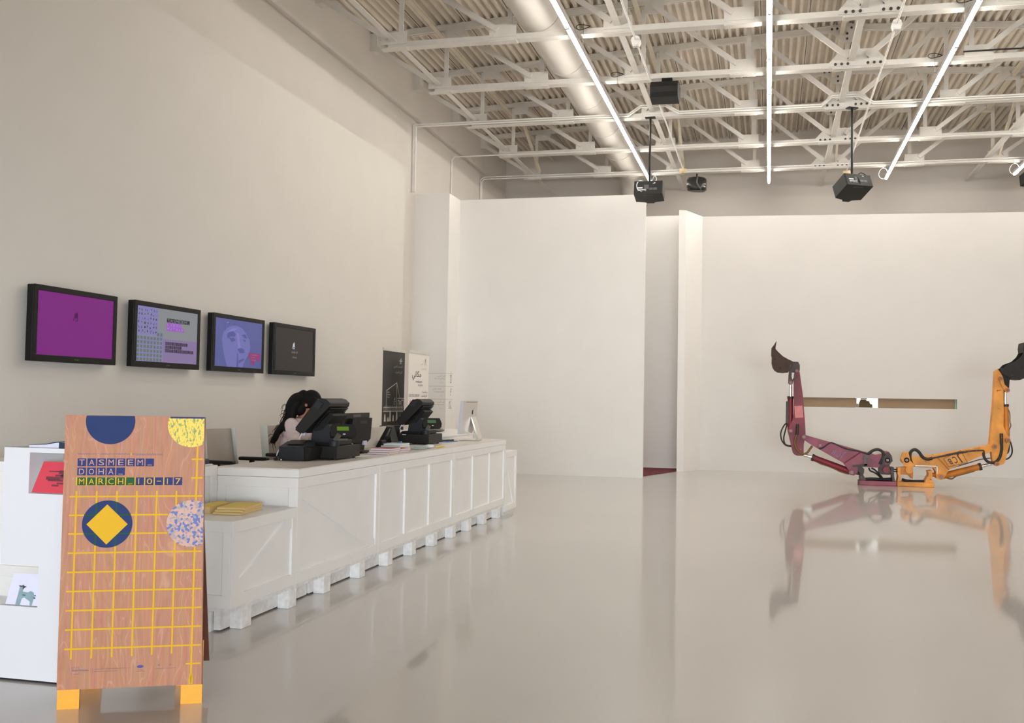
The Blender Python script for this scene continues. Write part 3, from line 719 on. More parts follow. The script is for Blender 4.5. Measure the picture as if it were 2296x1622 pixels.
W_, H_ = r[1]-r[0], r[3]-r[2]
def bluecloud():
    m, nt, b = new_mat('blue_portrait_display'); N, Lk = nt.nodes, nt.links
    tc = N.new('ShaderNodeTexCoord'); n = N.new('ShaderNodeTexNoise'); n.inputs['Scale'].default_value = 2.6; n.inputs['Detail'].default_value = 3
    Lk.new(tc.outputs['Object'], n.inputs['Vector']); rp = N.new('ShaderNodeValToRGB')
    rp.color_ramp.elements[0].color = rgb(78, 84, 140); rp.color_ramp.elements[1].color = rgb(98, 100, 150); Lk.new(n.outputs['Fac'], rp.inputs['Fac'])
    Lk.new(rp.outputs['Color'], b.inputs['Emission Color']); b.inputs['Emission Strength'].default_value = .9; b.inputs['Base Color'].default_value = (.006,.006,.006,1); b.inputs['Roughness'].default_value = .5; b.inputs['Specular IOR Level'].default_value = .12
    return m
d = panel(t, r, bluecloud())
Q = lambda pts: [(x*W_, (1-y)*H_) for x, y in pts]
f = face(r); f.poly(Q([(.16,.30),(.22,.20),(.34,.13),(.44,.12),(.56,.16),(.64,.26),(.72,.40),(.74,.55),(.72,.70),(.64,.82),(.60,.92),(.58,1),(.26,1),(.20,.80),(.16,.60),(.14,.44)]), 1); part('face_patch', f, screen('portrait_light', rgb(110, 110, 170), .9), d)
f = face(r)
for pl in ([(.26,.28),(.36,.24),(.42,.30),(.40,.36),(.32,.36),(.26,.42),(.24,.36)], [(.54,.30),(.62,.28),(.68,.36),(.60,.36)], [(.28,.40),(.38,.38),(.42,.43),(.34,.48)], [(.56,.40),(.64,.40),(.62,.45)], [(.46,.62),(.52,.58),(.60,.60),(.62,.68),(.52,.70)], [(.46,.70),(.48,.70),(.49,1),(.45,1)], [(.49,.86),(.60,.80),(.62,.83),(.50,.92)], [(.18,.10),(.30,.08),(.24,.16),(.2,.26)]): f.poly(Q(pl), 2)
part('face_shadows', f, screen('portrait_dark', rgb(84, 88, 146), .9), d)
f = face(r)
for pl in ([(.43,.26),(.49,.28),(.52,.52),(.54,.58),(.48,.60),(.46,.46)], [(.22,.30),(.34,.19),(.46,.17),(.40,.22),(.28,.28)], [(.24,.06),(.27,.06),(.23,.18),(.20,.20)]): f.poly(Q(pl), 2)
part('face_lights', f, screen('portrait_glow', rgb(124, 122, 184), .9), d)
f = face(r); f.poly(Q([(.70,.67),(.97,.67),(.97,.83),(.84,.84),(.84,.93),(.75,.93),(.75,.79),(.70,.79)]), 3); part('red_block', f, screen('crimson_display', rgb(136, 62, 108), .9), d)
f = face(r)
for k, s in enumerate(('TASMEEM_', 'DOHA_', 'LABS@')): f.text(s, .765*W_, (.27-.055*k)*H_, (.16 if k == 0 else .1)*W_, .032*H_, 4)
part('lettering', f, screen('pale_crimson_display', rgb(176, 110, 150), .9), d)
t, r = tv(11.722, 12.922, 'nearly black wall screen with a small white logo, rightmost of the four')
W_, H_ = r[1]-r[0], r[3]-r[2]
d = panel(t, r, screen('off_display', rgb(60, 54, 50), .75))
f = squiggle(face(r), .46*W_, .60*H_, .035, .012); part('logo_mark', f, screen('pale_mark', rgb(196, 200, 220), .9), d)
f = face(r); f.text('arab of', .41*W_, .42*H_, .16*W_, .06*H_, 2); f.text('mod', .44*W_, .30*H_, .10*W_, .05*H_, 2); part('lettering', f, screen('grey_letters', rgb(140, 136, 140), .9), d)

# ------------------------------------------------------------------ plywood sign
SO = Vector((-3.467, 4.199, 0)); SU = Vector((.912, .410, 0)).normalized(); SN = Vector((SU.y, -SU.x, 0))
sg = thing('sandwich_board', 'plywood A-board with blue lettering and yellow grid on yellow legs', 'sign', tuple(SO+SU*.345), 0)
def sP(a, b, t): return tuple(SO+SU*a+Vector((0,0,b))-SN*t)
def onb(): return Flat(SO+SN*.0005, SU, (0,0,1), SN)
BO = [(.0,.10),(.69,.10),(.668,1.474),(-.002,1.479)]
bd = part('front_board', MB().prism(BO, sP, 0, .012), M['ply'], sg)
part('board_edge', MB().prism([(.6895,.10),(.6925,.10),(.6705,1.474),(.6675,1.474)], sP, -.0005, .0125), M['ply_dark'], sg)
for a0, a1 in ((.0, .104), (.588, .692)):
    part('leg', MB().prism([(a0,0),(a1,0),(a1,.32),(a0,.32)], sP, .0125, .032), M['yellow_leg'], sg)
# rear leaf of the A
def rP(a, b, t):
    k = (1.47-b)/1.37
    return tuple(SO+SU*(a-.022)+Vector((0,0,b))-SN*(.045+.30*k+t))
part('rear_board', MB().prism([(.02,.13),(.70,.13),(.66,1.47),(.02,1.47)], rP, 0, .012), M['ply_dark'], sg)
for a0, a1 in ((.05, .15), (.53, .63)):
    part('leg', MB().prism([(a0,0),(a1,0),(a1,.32),(a0,.32)], rP, -.022, -.001), M['yellow_leg'], sg)
f = onb(); rgt = lambda b: .69-.022*(b-.1)/1.374
f.disc(.212, 1.449, .118, 1, 64, bmax=1.476); part('blue_disc', f, M['blue_print'], bd)
f = onb(); f.disc(.605, 1.435, .117, 1, 64, amax=.6665, bmax=1.468); part('yellow_disc', f, M['scratch'], bd)
f = onb(); f.rect(.50,.667,1.466,1.474,2); part('disc_top_edge', f, M['blue_print'], bd)
f = onb()
for k in range(6): f.rect(.0578+.0956*k, .0662+.0956*k, .262+.004*(5-k)*-.6, 1.094, 1)
f.rect(.6325,.6415,.105,1.322,1); f.poly([(.628,.104),(.646,.104),(.648,.125),(.644,.155),(.630,.155),(.626,.125)], 1)
for k, z in enumerate((1.256, 1.160, 1.066, .972, .878, .782, .686, .590, .494, .398, .302, .208)):
    x0 = .61 if k in (0,1,11) else .030
    x1 = .502 if k in (3,4) else .667+(1.1-z)*.018
    f.rect(x0, x1, z-.0042, z+.0042, 2)
part('yellow_grid', f, M['yellow_print'], bd)
f = onb(); f.disc(.212, .926, .1195, 3, 64); ring = part('blue_disc', f, M['blue_print'], bd)
f = onb()
for x in (.1535, .2491):
    h = math.sqrt(.1195**2-(x+.004-.212)**2); f.rect(x, x+.0084, .926-h, .926+h, 4)
for z in (.972, .878):
    h = math.sqrt(.1195**2-(z-.926)**2); f.rect(.212-h, .212+h, z-.0042, z+.0042, 5)
part('overprint_lines', f, M['green_print'], ring)
f = onb(); f.poly([(.210,1.026),(.310,.925),(.211,.823),(.114,.926)], 6); part('yellow_diamond', f, M['yellow_print'], bd)
f = onb(); f.disc(.616, .925, .120, 3, 64, amax=.676); part('terrazzo_disc', f, M['speckle'], bd)
def tilerow(txt, a0, b0, s, h, tile, letter, cols=None):
    f, q = onb(), onb()
    for k, ch in enumerate(txt):
        f.rect(a0+s*k, a0+s*k+s*.875, b0, b0+h, 2)
        x = a0+s*k
        if ch == '_': q.rect(x+s*.22, x+s*.68, b0+h*.12, b0+h*.2, 3)
        elif ch == '-': q.rect(x+s*.22, x+s*.66, b0+h*.46, b0+h*.55, 3)
        elif ch == '1': q.text(ch, x+s*.28, b0+h*.13, None, h*.72, 3)
        else: q.text(ch, x+s*.17, b0+h*.13, s*.55, h*.72, 3)
    part('lettering_tiles', f, tile, bd); part('lettering', q, letter, bd)
s = .0462
tilerow('TASMEEM_', .062, 1.2195, s, .0395, M['navy_tile'], M['ply_flat']); tilerow('DOHA_', .062, 1.173, s, .0395, M['navy_tile'], M['ply_flat'])
f = onb(); f.rect(.0565,.0565+s*9.97,1.122,1.164,1); part('yellow_band', f, M['yellow_print'], bd)
tilerow('MARCH_', .0635, 1.123, s, .0400, M['green_tile'], M['yellow_print']); tilerow('10-17', .0635+6*s, 1.123, s, .0400, M['navy_tile'], M['yellow_print'])
f = onb(); f.text('biennial art + design conference', .062, 1.275, .250, .0125, 2); f.text('tasmeemdoha.com', .335, 1.275, .132, .0125, 2); f.poly([(.322,1.276),(.332,1.281),(.322,1.286)], 2); part('small_print', f, M['ink'], bd)
f = onb(); f.rect(.312,.319,1.2755,1.288,2); part('yellow_mark', f, M['yellow_print'], bd)
f = onb(); f.stroke([(.101,.199),(.101,.209),(.068,.209),(.068,.176),(.101,.176),(.101,.187)], .0015, 2); f.text('navigate', .071, .187, .075, .0125, 2, bold=.02)
f.rect(.164,.1650,.174,.206,2); f.text('a gathering of makers and thinkers in the city', .170, .1945, .175, .0055, 2); f.text('organised by the school of arts', .170, .183, .11, .0055, 2)
f.rect(.368,.395,.221,.2222,2); f.text('virginia commonwealth', .372, .176, .040, .005, 2); f.text('university', .380, .183, .022, .005, 2)
for x in (.465,.520): f.text('partner of the conference', x, .186, .045, .005, 2); f.poly([(x+.01,.203),(x+.02,.203),(x+.018,.212),(x+.012,.209)], 2)
part('small_print', f, M['ink'], bd)
f = onb(); f.poly([(.374,.203),(.380,.196),(.392,.194),(.402,.197),(.408,.203),(.400,.2095),(.384,.2105)], 2); part('blue_emblem', f, M['blue_ink'], bd)

# ------------------------------------------------------------------ white display stand with booklets, behind the sign
st = thing('display_stand', 'white leaflet display stand with open niches, behind the plywood sign', 'display stand', (-3.93, 4.7, 0))
y0, dp = 4.56, .26
part('body', MB().prism([(-4.155,.012),(-3.705,.012),(-3.705,1.030),(-3.988,1.030),(-3.988,1.256),(-3.705,1.256),(-3.705,1.281),(-4.155,1.281),(-4.155,.636),(-3.906,.636),(-3.906,.408),(-4.155,.408)], xz(y0), 0, dp), M['white_gloss'], st, bevel=.003)
part('base_plate', MB().box(-4.15,-3.72,y0+.01,y0+dp+.04,0,.012), M['dark_grey'], st)
def lean_card(x0, x1, z0, h, yb, ang, th, fn):
    return Flat((x0, yb, z0), (1,0,0), (0, math.sin(ang), math.cos(ang)), (0, -math.cos(ang), math.sin(ang)), .001)
def leaflet(name, label, cat, x0, x1, z0, h, yb, ang, cover, shear=0.0):
    t = thing(name, label, cat, ((x0+x1)/2, yb, z0))
    sv, cv = math.sin(ang), math.cos(ang)
    part('pages', MB().prism([(x0,0),(x1,0),(x1,h),(x0+shear,h)], lambda a,b,c: (a, yb+b*sv+c*cv+.001, z0+b*cv-c*sv+.004), 0, .008), M['white'], t)
    part('cover', MB().prism([(x0,0),(x1,0),(x1,h),(x0+shear,h)], lambda a,b,c: (a, yb+b*sv-c*cv, z0+b*cv+c*sv+.004), 0, .001), cover, t)
    return t, Flat((x0, yb-.0016, z0+.004), (1,0,0), (0,sv,cv), (0,-cv,sv), .0006)
t, f = leaflet('booklet', 'red booklet with dark block lettering in the upper niche of the stand', 'booklet', -3.982, -3.705, 1.030, .175, 4.575, .25, M['red_cover'], .036)
for a0,a1,b0,b1 in ((.085,.215,.118,.124),(.15,.19,.108,.128),(.13,.19,.094,.104),(.075,.165,.074,.092),(.09,.185,.066,.078),(.15,.20,.05,.06),(.12,.165,.038,.048),(.165,.19,.082,.112)): f.rect(a0,a1,b0,b1,1)
part('block_lettering', f, M['maroon_cover'], t)
t, f = leaflet('booklet', 'pale booklet with a grey green pipe picture in the lower niche of the stand', 'booklet', -4.125, -3.915, .408, .170, 4.575, .2, M['cover_white'], .02)
f.poly([(.065,0),(.095,0),(.10,.035),(.115,.042),(.155,.022),(.158,0),(.172,0),(.178,.05),(.17,.07),(.15,.078),(.13,.07),(.10,.072),(.094,.098),(.075,.10),(.072,.06)], 1); part('picture', f, M['cover_green'], t)
f2 = Flat((-4.125, 4.5734, .412), (1,0,0), (0,math.sin(.2),math.cos(.2)), (0,-math.cos(.2),math.sin(.2)), .0006)
f2.poly([(.066,.104),(.075,.098),(.094,.096),(.098,.08),(.104,.092),(.12,.100),(.10,.104),(.096,.11),(.09,.104)], 2); f2.rect(.10,.122,.052,.056,2); f2.rect(.178,.188,.052,.057,2); f2.rect(.176,.187,.038,.046,2); part('picture_print', f2, M['cover_dark'], t)
t = thing('booklet_stack', 'stack of booklets with a dark teal cover on top of the display stand', 'booklets', (-3.87, 4.68, 1.281))
fn = lambda a, b, c: (a, 4.60+c, b)
part('pages', MB().prism([(-4.03,1.2815),(-3.72,1.2815),(-3.72,1.318),(-3.85,1.311),(-3.92,1.299),(-4.03,1.294)], fn, 0, .19), M['pale_page'], t)
part('cover', MB().prism([(-4.03,1.2945),(-3.92,1.2995),(-3.85,1.3115),(-3.72,1.3185),(-3.72,1.322),(-3.86,1.316),(-3.92,1.303),(-4.03,1.2965)], fn, -.002, .192), M['teal_dark'], t)
part('spine', MB().box(-3.835,-3.722,4.597,4.5995,1.282,1.312), M['teal_dark'], t)

# ------------------------------------------------------------------ roll-up banners
def banner(label, x, ya, yb, zt, m, a=.05):
    t = thing('roll_up_banner', label, 'banner', (x, (ya+yb)/2, 0))
    part('sheet', MB().box(x-.006, x, ya, yb, .09, zt-.04), m, t)
    part('top_rail', MB().box(x-.014, x+.008, ya-.008, yb+.008, zt-.045, zt), M['alu'], t)
    part('base', MB().box(x-.10, x+.10, ya-.01, yb+.01, 0, .09), M['alu'], t, bevel=.012)
    part('support_pole', MB().cyl((x-.03,(ya+yb)/2,.09),(x-.03,(ya+yb)/2,zt-.01),.010,10).cyl((x-.03,(ya+yb)/2,zt-.01),(x-.005,(ya+yb)/2,zt+.05),.008,8), M['alu'], t)
    return t, Flat((x+.0005, ya, 0), (0,1,0), (0,0,1), (1,0,0), .0008)
AR1 = arabic([0xFEF2,0xFE91,0xFEAE,0xFECC,0xFEDF,0xFE8D,0x20,0xFED2,0xFEA4,0xFE98,0xFEE4,0xFEDF,0xFE8D]); AR2 = arabic([0xFE9A,0xFEF3,0xFEAA,0xFEA4,0xFEDF,0xFE8D,0x20,0xFEE6,0xFED4,0xFEE0,0xFEDF])
AR3 = arabic([0xFEF2,0xFEE7,0xFE8E,0xFEDC,0xFEE3]); AR5 = arabic([0xFEE9,0xFEAD,0xFE8E,0xFEB7]); AR4 = arabic([0xFE94,0xFEA0,0xFEE3,0xFE8E,0xFEE7,0xFEAE,0xFE91])
t, f = banner('black roll-up banner with white line drawing of a skyline', -5.5, 13.13, 13.98, 2.31, M['banner_black'])
sh = t.children[0]
f.text(AR1, .40, 2.015, .355, .05, 1, bold=.01); f.text(AR2, .47, 1.935, .28, .05, 1, bold=.01)
part('arabic_lettering', f, M['banner_grey'], sh)
f = Flat((-5.4995, 13.13, 0), (0,1,0), (0,0,1), (1,0,0), .0008)
squiggle(f, .68, 2.135, .034, .012, 1); f.stroke([(.61,2.135),(.75,2.135)], .008, 2)
f.stroke([(.14,1.40),(.145,1.68),(.54,1.80),(.55,1.40)], .010, 1); f.stroke([(.54,1.80),(.67,1.57)], .010, 1)
f.text('mathaf', .165, 1.645, .08, .025, 1); f.text('arab museum', .165, 1.61, .13, .02, 1); f.text('of modern art', .165, 1.575, .11, .018, 1)
squiggle(f, .47, 1.555, .014, .008, 1); f.text(AR5, .40, 1.50, .11, .028, 1); f.text(AR3, .41, 1.465, .10, .026, 1)
f.stroke([(.58+.02*k, 1.555+.018*(k % 2)) for k in range(14)], .008, 1)
for a_, b_, c_, e_ in ((.60,.65,1.46,1.53),(.68,.71,1.47,1.52),(.74,.82,1.45,1.535)): f.stroke([(a_,c_),(a_,e_),(b_,e_),(b_,c_)], .012, 1)
for k in range(26): f.stroke([(.05+.03*k,1.36),(.055+.03*k,1.435+.012*(k % 3))], .006, 1)
for z in (1.37,1.43): f.stroke([(.04,z),(.80,z)], .008, 2)
for a_, h_ in ((.10,.10),(.22,.05),(.30,.15),(.42,.08),(.56,.13),(.70,.07)): f.poly([(a_-.035,1.22),(a_+.035,1.22),(a_+.02,1.22+h_),(a_,1.24+h_),(a_-.02,1.22+h_)], 1)
part('line_drawing', f, M['banner_white'], sh)
t, f = banner('white roll-up banner with black Arabic lettering and coloured notes', -5.2, 13.38, 14.24, 2.29, M['banner_white'])
sh = t.children[0]
f.text(AR3, .14, 1.84, .38, .145, 1, bold=.015); f.text('makani', .30, 1.805, .27, .038, 1, bold=.01); f.text('my place', .40, 1.745, .21, .045, 1)
f.text(AR4, .57, 1.645, .23, .04, 1, bold=.01); f.text('E DO YOU COME UP?', .03, 1.592, .43, .04, 1); f.text(AR2, .55, 1.585, .24, .045, 1, bold=.01); part('black_lettering', f, M['banner_ink'], sh)
f = Flat((-5.1995, 13.38, 0), (0,1,0), (0,0,1), (1,0,0), .0008); squiggle(f, .70, 2.15, .030, .009, 1); f.text(AR1, .49, 2.07, .27, .04, 1); f.text(AR2, .53, 2.005, .22, .04, 1)
f.text('write down your thoughts', .80, 1.10, .40, .02, 1, rot=PI/2); part('grey_lettering', f, M['banner_grey'], sh)
cs = ['pink_note', 'orange_note', 'yellow_note']
for c in range(3):
    f = Flat((-5.1995, 13.38, 0), (0,1,0), (0,0,1), (1,0,0), .0008)
    for i in range(6):
        for j in range(6):
            if (i*2+j*3+i*j) % 3 == c: f.rect(.06+.118*i, .165+.118*i, 1.02+.088*j, 1.094+.088*j, 1)
            if (i+j) % 3 == c: f.poly([(.08+.118*i,1.03+.088*j),(.14+.118*i,1.03+.088*j),(.11+.118*i,1.085+.088*j)], 2)
    part('printed_notes', f, M[cs[c]], sh)
# faint wall lettering that runs round the alcove corner
t = thing('wall_lettering', 'faint grey museum notices with icons lettered on the alcove wall', 'wall lettering', (-6.52, 18.9, 1.75))
f = Flat((-6.93, 18.9, 0), (1,0,0), (0,0,1), (0,-1,0), .001); g = Flat((-6.52, 18.9, 0), (0,1,0), (0,0,1), (1,0,0), .001); h = Flat((-6.52, 18.9, 0), (0,1,0), (0,0,1), (1,0,0), .001)
for k, z in enumerate((2.085, 1.815, 1.545)):
    f.rect(.0,.41,z-.003,z+.003,1); g.rect(0,.45,z-.003,z+.003,1)
    f.text(AR2 if k != 1 else AR1, .20-.08*(k == 1), z-.085, .19, .05, 1); f.text(('No smoking','No food or drinks','No mobile phones')[k], .16, z-.13, .22, .035, 1); f.text('x . x', .28, z-.20, .06, .02, 1)
part('notice_text', f, M['wall_ink'], t); part('rules', g, M['wall_ink'], t)
h.stroke([(.27,2.05),(.34,2.05),(.34,1.90),(.27,1.90),(.27,2.05)], .016, 1); h.stroke([(.27,2.02),(.34,2.02)], .010, 1); h.stroke([(.31,2.08),(.32,2.13)], .008, 1)
h.poly([(.30,1.76),(.33,1.78),(.29,1.68),(.27,1.66)], 1); h.disc(.35,1.76,.014,1,10); h.disc(.34,1.71,.014,1,10); h.disc(.30,1.64,.016,1,10)
h.stroke([(.22,1.48),(.27,1.50),(.27,1.36),(.21,1.36),(.22,1.48)], .012, 1); h.stroke([(.32,1.52),(.34,1.42),(.31,1.38),(.36,1.34),(.33,1.46)], .014, 1)
part('icons', h, M['wall_ink_dark'], t)
# ------------------------------------------------------------------ things on the counter
T = TOPZ+.0008
def till(tag_, x, y, s=1.0, lcd='lcd', nm=''):
    """touch screen till (screen looks at the staff), customer display and cash drawer are separate things"""
    # cash drawer
    d = thing('cash_drawer', f'black cash drawer {nm}', 'cash drawer', (x-.20, y+.24, T), 0, 'black cash drawers')
    part('case', MB().box(x-.42, x, y, y+.47, T+.012, T+.118), M['dark_grey'], d, bevel=.004)
    mb = MB()
    for a in (x-.40, x-.04):
        for b in (y+.03, y+.42): mb.cyl((a,b,T),(a,b,T+.012),.015,10)
    part('feet', mb, M['black'], d)
    part('badge', MB().box(x-.33, x-.285, y-.002, y, T+.108, T+.116), M['white'], d)
    z = T+.119
    t = thing('till_terminal', f'black tilted touch screen till {nm}', 'till', (x-.20, y+.25, z), 0, 'black tills')
    part('base', MB().prism([(x-.40,z+.0),(x-.06,z),(x-.06,z+.045),(x-.12,z+.05),(x-.37,z+.03)], xz(y), .095, .42), M['black'], t, bevel=.006)
    # rounded stand
    pts = [(x-.30,z+.03),(x-.06,z+.03),(x-.065,z+.075),(x-.085,z+.12),(x-.12,z+.165),(x-.16,z+.20),(x-.22,z+.215),(x-.26,z+.16),(x-.29,z+.10)]
    part('stand', MB().prism(pts, xz(y), .10, .34, True), M['mid_grey'], t, bevel=.008)
    part('stand_side', MB().prism(pts, xz(y), .092, .0995), M['slate'], t)
    # screen slab, tilted back
    p = [(x-.42,z+.135),(x-.365,z+.098),(x-.335,z+.11),(x-.10,z+.345),(x-.095,z+.375),(x-.13,z+.405),(x-.17,z+.415),(x-.215,z+.40)]
    part('screen_housing', MB().prism(p, xz(y), .03, .43), M['dark_grey'], t, bevel=.012, seg=3)
    part('display', MB().prism([(x-.432,z+.152),(x-.424,z+.142),(x-.222,z+.402),(x-.230,z+.408)], xz(y), .055, .405), M['black'], t)
    mb = MB().prism([(x-.30,z+.12),(x-.12,z+.29),(x-.085,z+.262),(x-.19,z+.135)], xz(y), .09, .37); part('rear_cover', mb, M['black_soft'], t, bevel=.01)
    mb = MB()
    for k in range(14):
        a = x-.115-.0085*k*1.3; b = z+.325-.0125*k
        mb.cyl((a+.012,y+.06,b),(a+.012,y+.41,b),.006,6)
    part('cooling_ribs', mb, M['black_soft'], t)
    part('side_cover', MB().prism([(x-.255,z+.335),(x-.205,z+.39),(x-.155,z+.372),(x-.20,z+.315)], xz(y), .022, .031), M['slate'], t)
    f = Flat((x-.106, y+.28, z+.338), (0,1,0), (-.70,0,-.71), (.71,0,-.70), .001); f.rect(-.03,.03,.02,.03,12); part('badge', f, M['mid_grey'], t)
    part('cable', MB().tube([(x-.37,y+.06,z+.14),(x-.355,y+.03,z+.10),(x-.37,y+.02,z+.06),(x-.355,y+.05,z+.035)], .005, 6), M['white'], t)
    part('plug', MB().box(x-.375,x-.335,y+.05,y+.08,z+.085,z+.125), M['cover_white'], t)
    # customer display on its own foot
    c = thing('customer_display', f'small customer display with green figures {nm}', 'display', (x-.05, y+.36, z), 0, 'customer displays')
    part('foot', MB().cyl((x-.052,y+.043,z),(x-.052,y+.043,z+.045),.045,20), M['slate'], c)
    part('pole', MB().bar((x-.05,y+.05,z+.042),(x-.03,y+.09,z+.10),.035,.03,up=(1,0,0)), M['mid_grey'], c)
    u = Vector((.80,.60,0)).normalized(); v = Vector((0,0,1))*.93+Vector((-.60,.80,0))*.36; v.normalize(); n = u.cross(v)
    o = Vector((x-.085,y+.055,z+.082)); B = MB()
    def P(a,b,c_): return tuple(o+u*a+v*b+n*c_)
    B.prism([(0,.0),(.215,0),(.225,.05),(.205,.115),(.012,.115),(-.008,.05)], lambda a,b,q: P(a,b,q), -.055, 0); part('housing', B, M['dark_grey'], c, bevel=.006)
    f = Flat(o+n*.001, u, v, n, .001); f.rect(.05,.155,.055,.092,1); part('lcd', f, M[lcd], c)
    f = Flat(o+n*.001, u, v, n, .001); f.rect(.10,.122,.018,.026,1); part('badge', f, M['white'], c)
    return d, t, c
till('1', -3.63, 7.70, nm='nearest the entrance, beside the receipt printer')
till('2', -3.86, 10.62, lcd='lcd2', nm='near the silver computer, behind the desk telephone')
t = thing('receipt_printer', 'slate grey receipt printer at the entrance end of the counter', 'printer', (-3.90, 7.62, T))
part('case', MB().prism([(7.475,T),(7.685,T),(7.69,T+.10),(7.68,T+.155),(7.62,T+.158),(7.50,T+.125),(7.47,T+.115)], lambda a,b,c: (c,a,b), -4.06, -3.83), M['slate'], t, bevel=.006)
part('front_bevel', MB().prism([(-3.829,T+.004),(-3.79,T+.01),(-3.765,T+.108),(-3.829,T+.12)], xz(7.478), 0, .21), M['black_soft'], t)
part('paper_lid', MB().prism([(7.52,T+.140),(7.60,T+.170),(7.675,T+.170),(7.675,T+.150)], lambda a,b,c: (c,a,b), -4.02, -3.87), M['black'], t)
mb = MB().tube([(-4.055,7.60,T+.11),(-4.10,7.56,T+.09),(-4.105,7.52,T+.04),(-4.07,7.50,T+.012),(-4.03,7.46,T+.008)], .006, 8); part('cable', mb, M['white'], t)
mb = MB().tube([(-4.055,7.62,T+.10),(-4.08,7.55,T+.10),(-4.085,7.50,T+.04),(-4.10,7.47,T+.01),(-4.12,7.50,T+.006),(-4.08,7.45,T+.006),(-4.04,7.47,T+.012),(-4.06,7.50,T+.02),(-4.10,7.46,T+.018),(-4.07,7.44,T+.008)], .0055, 8); part('cable', mb, M['rubber'], t)
# black box printer beside the second till
t = thing('label_printer', 'black box printer left of the far till, behind the telephone', 'printer', (-4.25, 10.63, T))
part('case', MB().box(-4.43, -4.29, 10.50, 10.80, T, T+.215), M['black'], t, bevel=.006)
f = Flat((-4.41, 10.4995, T), (1,0,0), (0,0,1), (0,-1,0), .001); f.rect(.045,.09,.028,.036,1); part('badge', f, M['mid_grey'], t)
# flat screen behind the first till
t = thing('monitor', 'black monitor seen from behind, right of the near till', 'monitor', (-4.0, 8.80, T))
def mon(a, b, c): return (c, a, b)
part('panel', MB().prism([(8.46,T+.235),(8.50,T+.39),(9.12,T+.39),(9.08,T+.10),(8.48,T+.10)], mon, -3.985, -3.955), M['black'], t, bevel=.004)
part('rear_cover', MB().prism([(8.58,T+.14),(8.62,T+.34),(9.08,T+.34),(9.05,T+.13),(8.98,T+.10),(8.62,T+.10)], mon, -3.954, -3.91), M['black_soft'], t, bevel=.012)
part('vent', MB().prism([(8.78,T+.285),(8.95,T+.285),(8.95,T+.315),(8.78,T+.315)], mon, -3.909, -3.9075), M['black'], t)
part('sticker', MB().prism([(8.72,T+.35),(8.9,T+.35),(8.9,T+.375),(8.72,T+.375)], mon, -3.954, -3.953), M['mid_grey'], t)
part('neck', MB().prism([(8.80,T+.018),(9.0,T+.018),(9.02,T+.11),(8.78,T+.11)], mon, -3.98, -3.955), M['black'], t)
part('foot', MB().prism([(8.66,T),(9.16,T),(9.12,T+.012),(8.70,T+.016)], mon, -4.06, -3.84), M['black'], t, bevel=.004)
part('cable_plugs', MB().box(-3.915,-3.895,8.86,8.93,T+.075,T+.115), M['cover_white'], t)
t = thing('laptop_lid', 'open laptop with a pale lid behind the black monitor', 'laptop', (-4.05, 9.36, T))
part('lid', MB().prism([(-4.10,T+.016),(-4.085,T+.016),(-3.965,T+.235),(-3.98,T+.24)], xz(9.23), 0, .36), M['alu'], t)
part('base', MB().box(-4.125, -3.99, 9.23, 9.59, T, T+.014), M['alu'], t)
# telephone
t = thing('desk_telephone', 'black desk telephone standing in front of the far till', 'telephone', (-4.16, 10.02, T))
part('wedge_body', MB().prism([(-4.24,T),(-4.06,T),(-4.05,T+.02),(-4.115,T+.225),(-4.15,T+.235),(-4.175,T+.215),(-4.245,T+.05)], xz(9.98), 0, .20), M['black'], t, bevel=.012)
part('handset', MB().tube([(-4.155,9.965,T+.04),(-4.115,9.95,T+.08),(-4.085,9.95,T+.15),(-4.075,9.965,T+.215)], .024, 10), M['black'], t)
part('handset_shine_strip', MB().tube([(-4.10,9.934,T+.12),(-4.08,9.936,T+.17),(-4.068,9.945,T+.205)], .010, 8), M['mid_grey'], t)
part('foot', MB().box(-4.06,-4.0,9.98,10.16,T,T+.03), M['black'], t)
tag(part('small_black_device', MB().box(-4.12, -4.02, 9.63, 9.82, T, T+.06).box(-4.10,-4.04,9.66,9.78,T+.06,T+.085), M['black'], bevel=.008, loc=(-4.07,9.72,T)), 'small black device lying left of the desk telephone', 'device')
# books and cards at the front edge
def book(name, label, cat, x0, x1, y0, y1, z, h, cov, page, rot=0.0, group=None):
    t = thing(name, label, cat, ((x0+x1)/2, (y0+y1)/2, z), rot, group); w, d = (x1-x0)/2, (y1-y0)/2
    part('pages', MB().box(-w, w, -d, d, .001, h-.0015), page, t, local=True)
    part('cover', MB().box(-w-.001, w+.001, -d-.001, d+.001, h-.0014, h), cov, t, local=True)
    return t
z = T
for k in range(3):
    book('booklet', ('bottom','middle','top')[k]+' red covered booklet of the front stack beside the near drawer', 'booklet', -3.75+.008*k, -3.545+.006*k, 8.62+.01*k, 8.90+.012*k, z, .019, M['red_book'], M['page_edge'], .02*k, 'red covered booklets'); z += .0195
z = T
for k in range(2):
    book('booklet', ('lower','upper')[k]+' red covered booklet of the rear stack beside the near drawer', 'booklet', -3.735+.01*k, -3.545+.006*k, 8.94+.012*k, 9.18+.01*k, z, .021, M['red_book'], M['page_edge'], -.03*k, 'red covered booklets'); z += .0215
z = T
for k in range(4):
    book('magazine', ('bottom','second','third','top')[k]+' pale blue magazine of the stack in front of the telephone', 'magazine', -3.93+.012*k, -3.69-.004*k, 9.24+.03*k, 9.56+.02*k, z, .0165, M['mint_cover'], M['white'], .05*k-.05, 'pale blue magazines'); z += .017
f = thing('leaflet_fan', 'loose fan of small pale leaflets beside the magazine stack', 'leaflets', (-3.60, 9.62, T))
mb = MB()
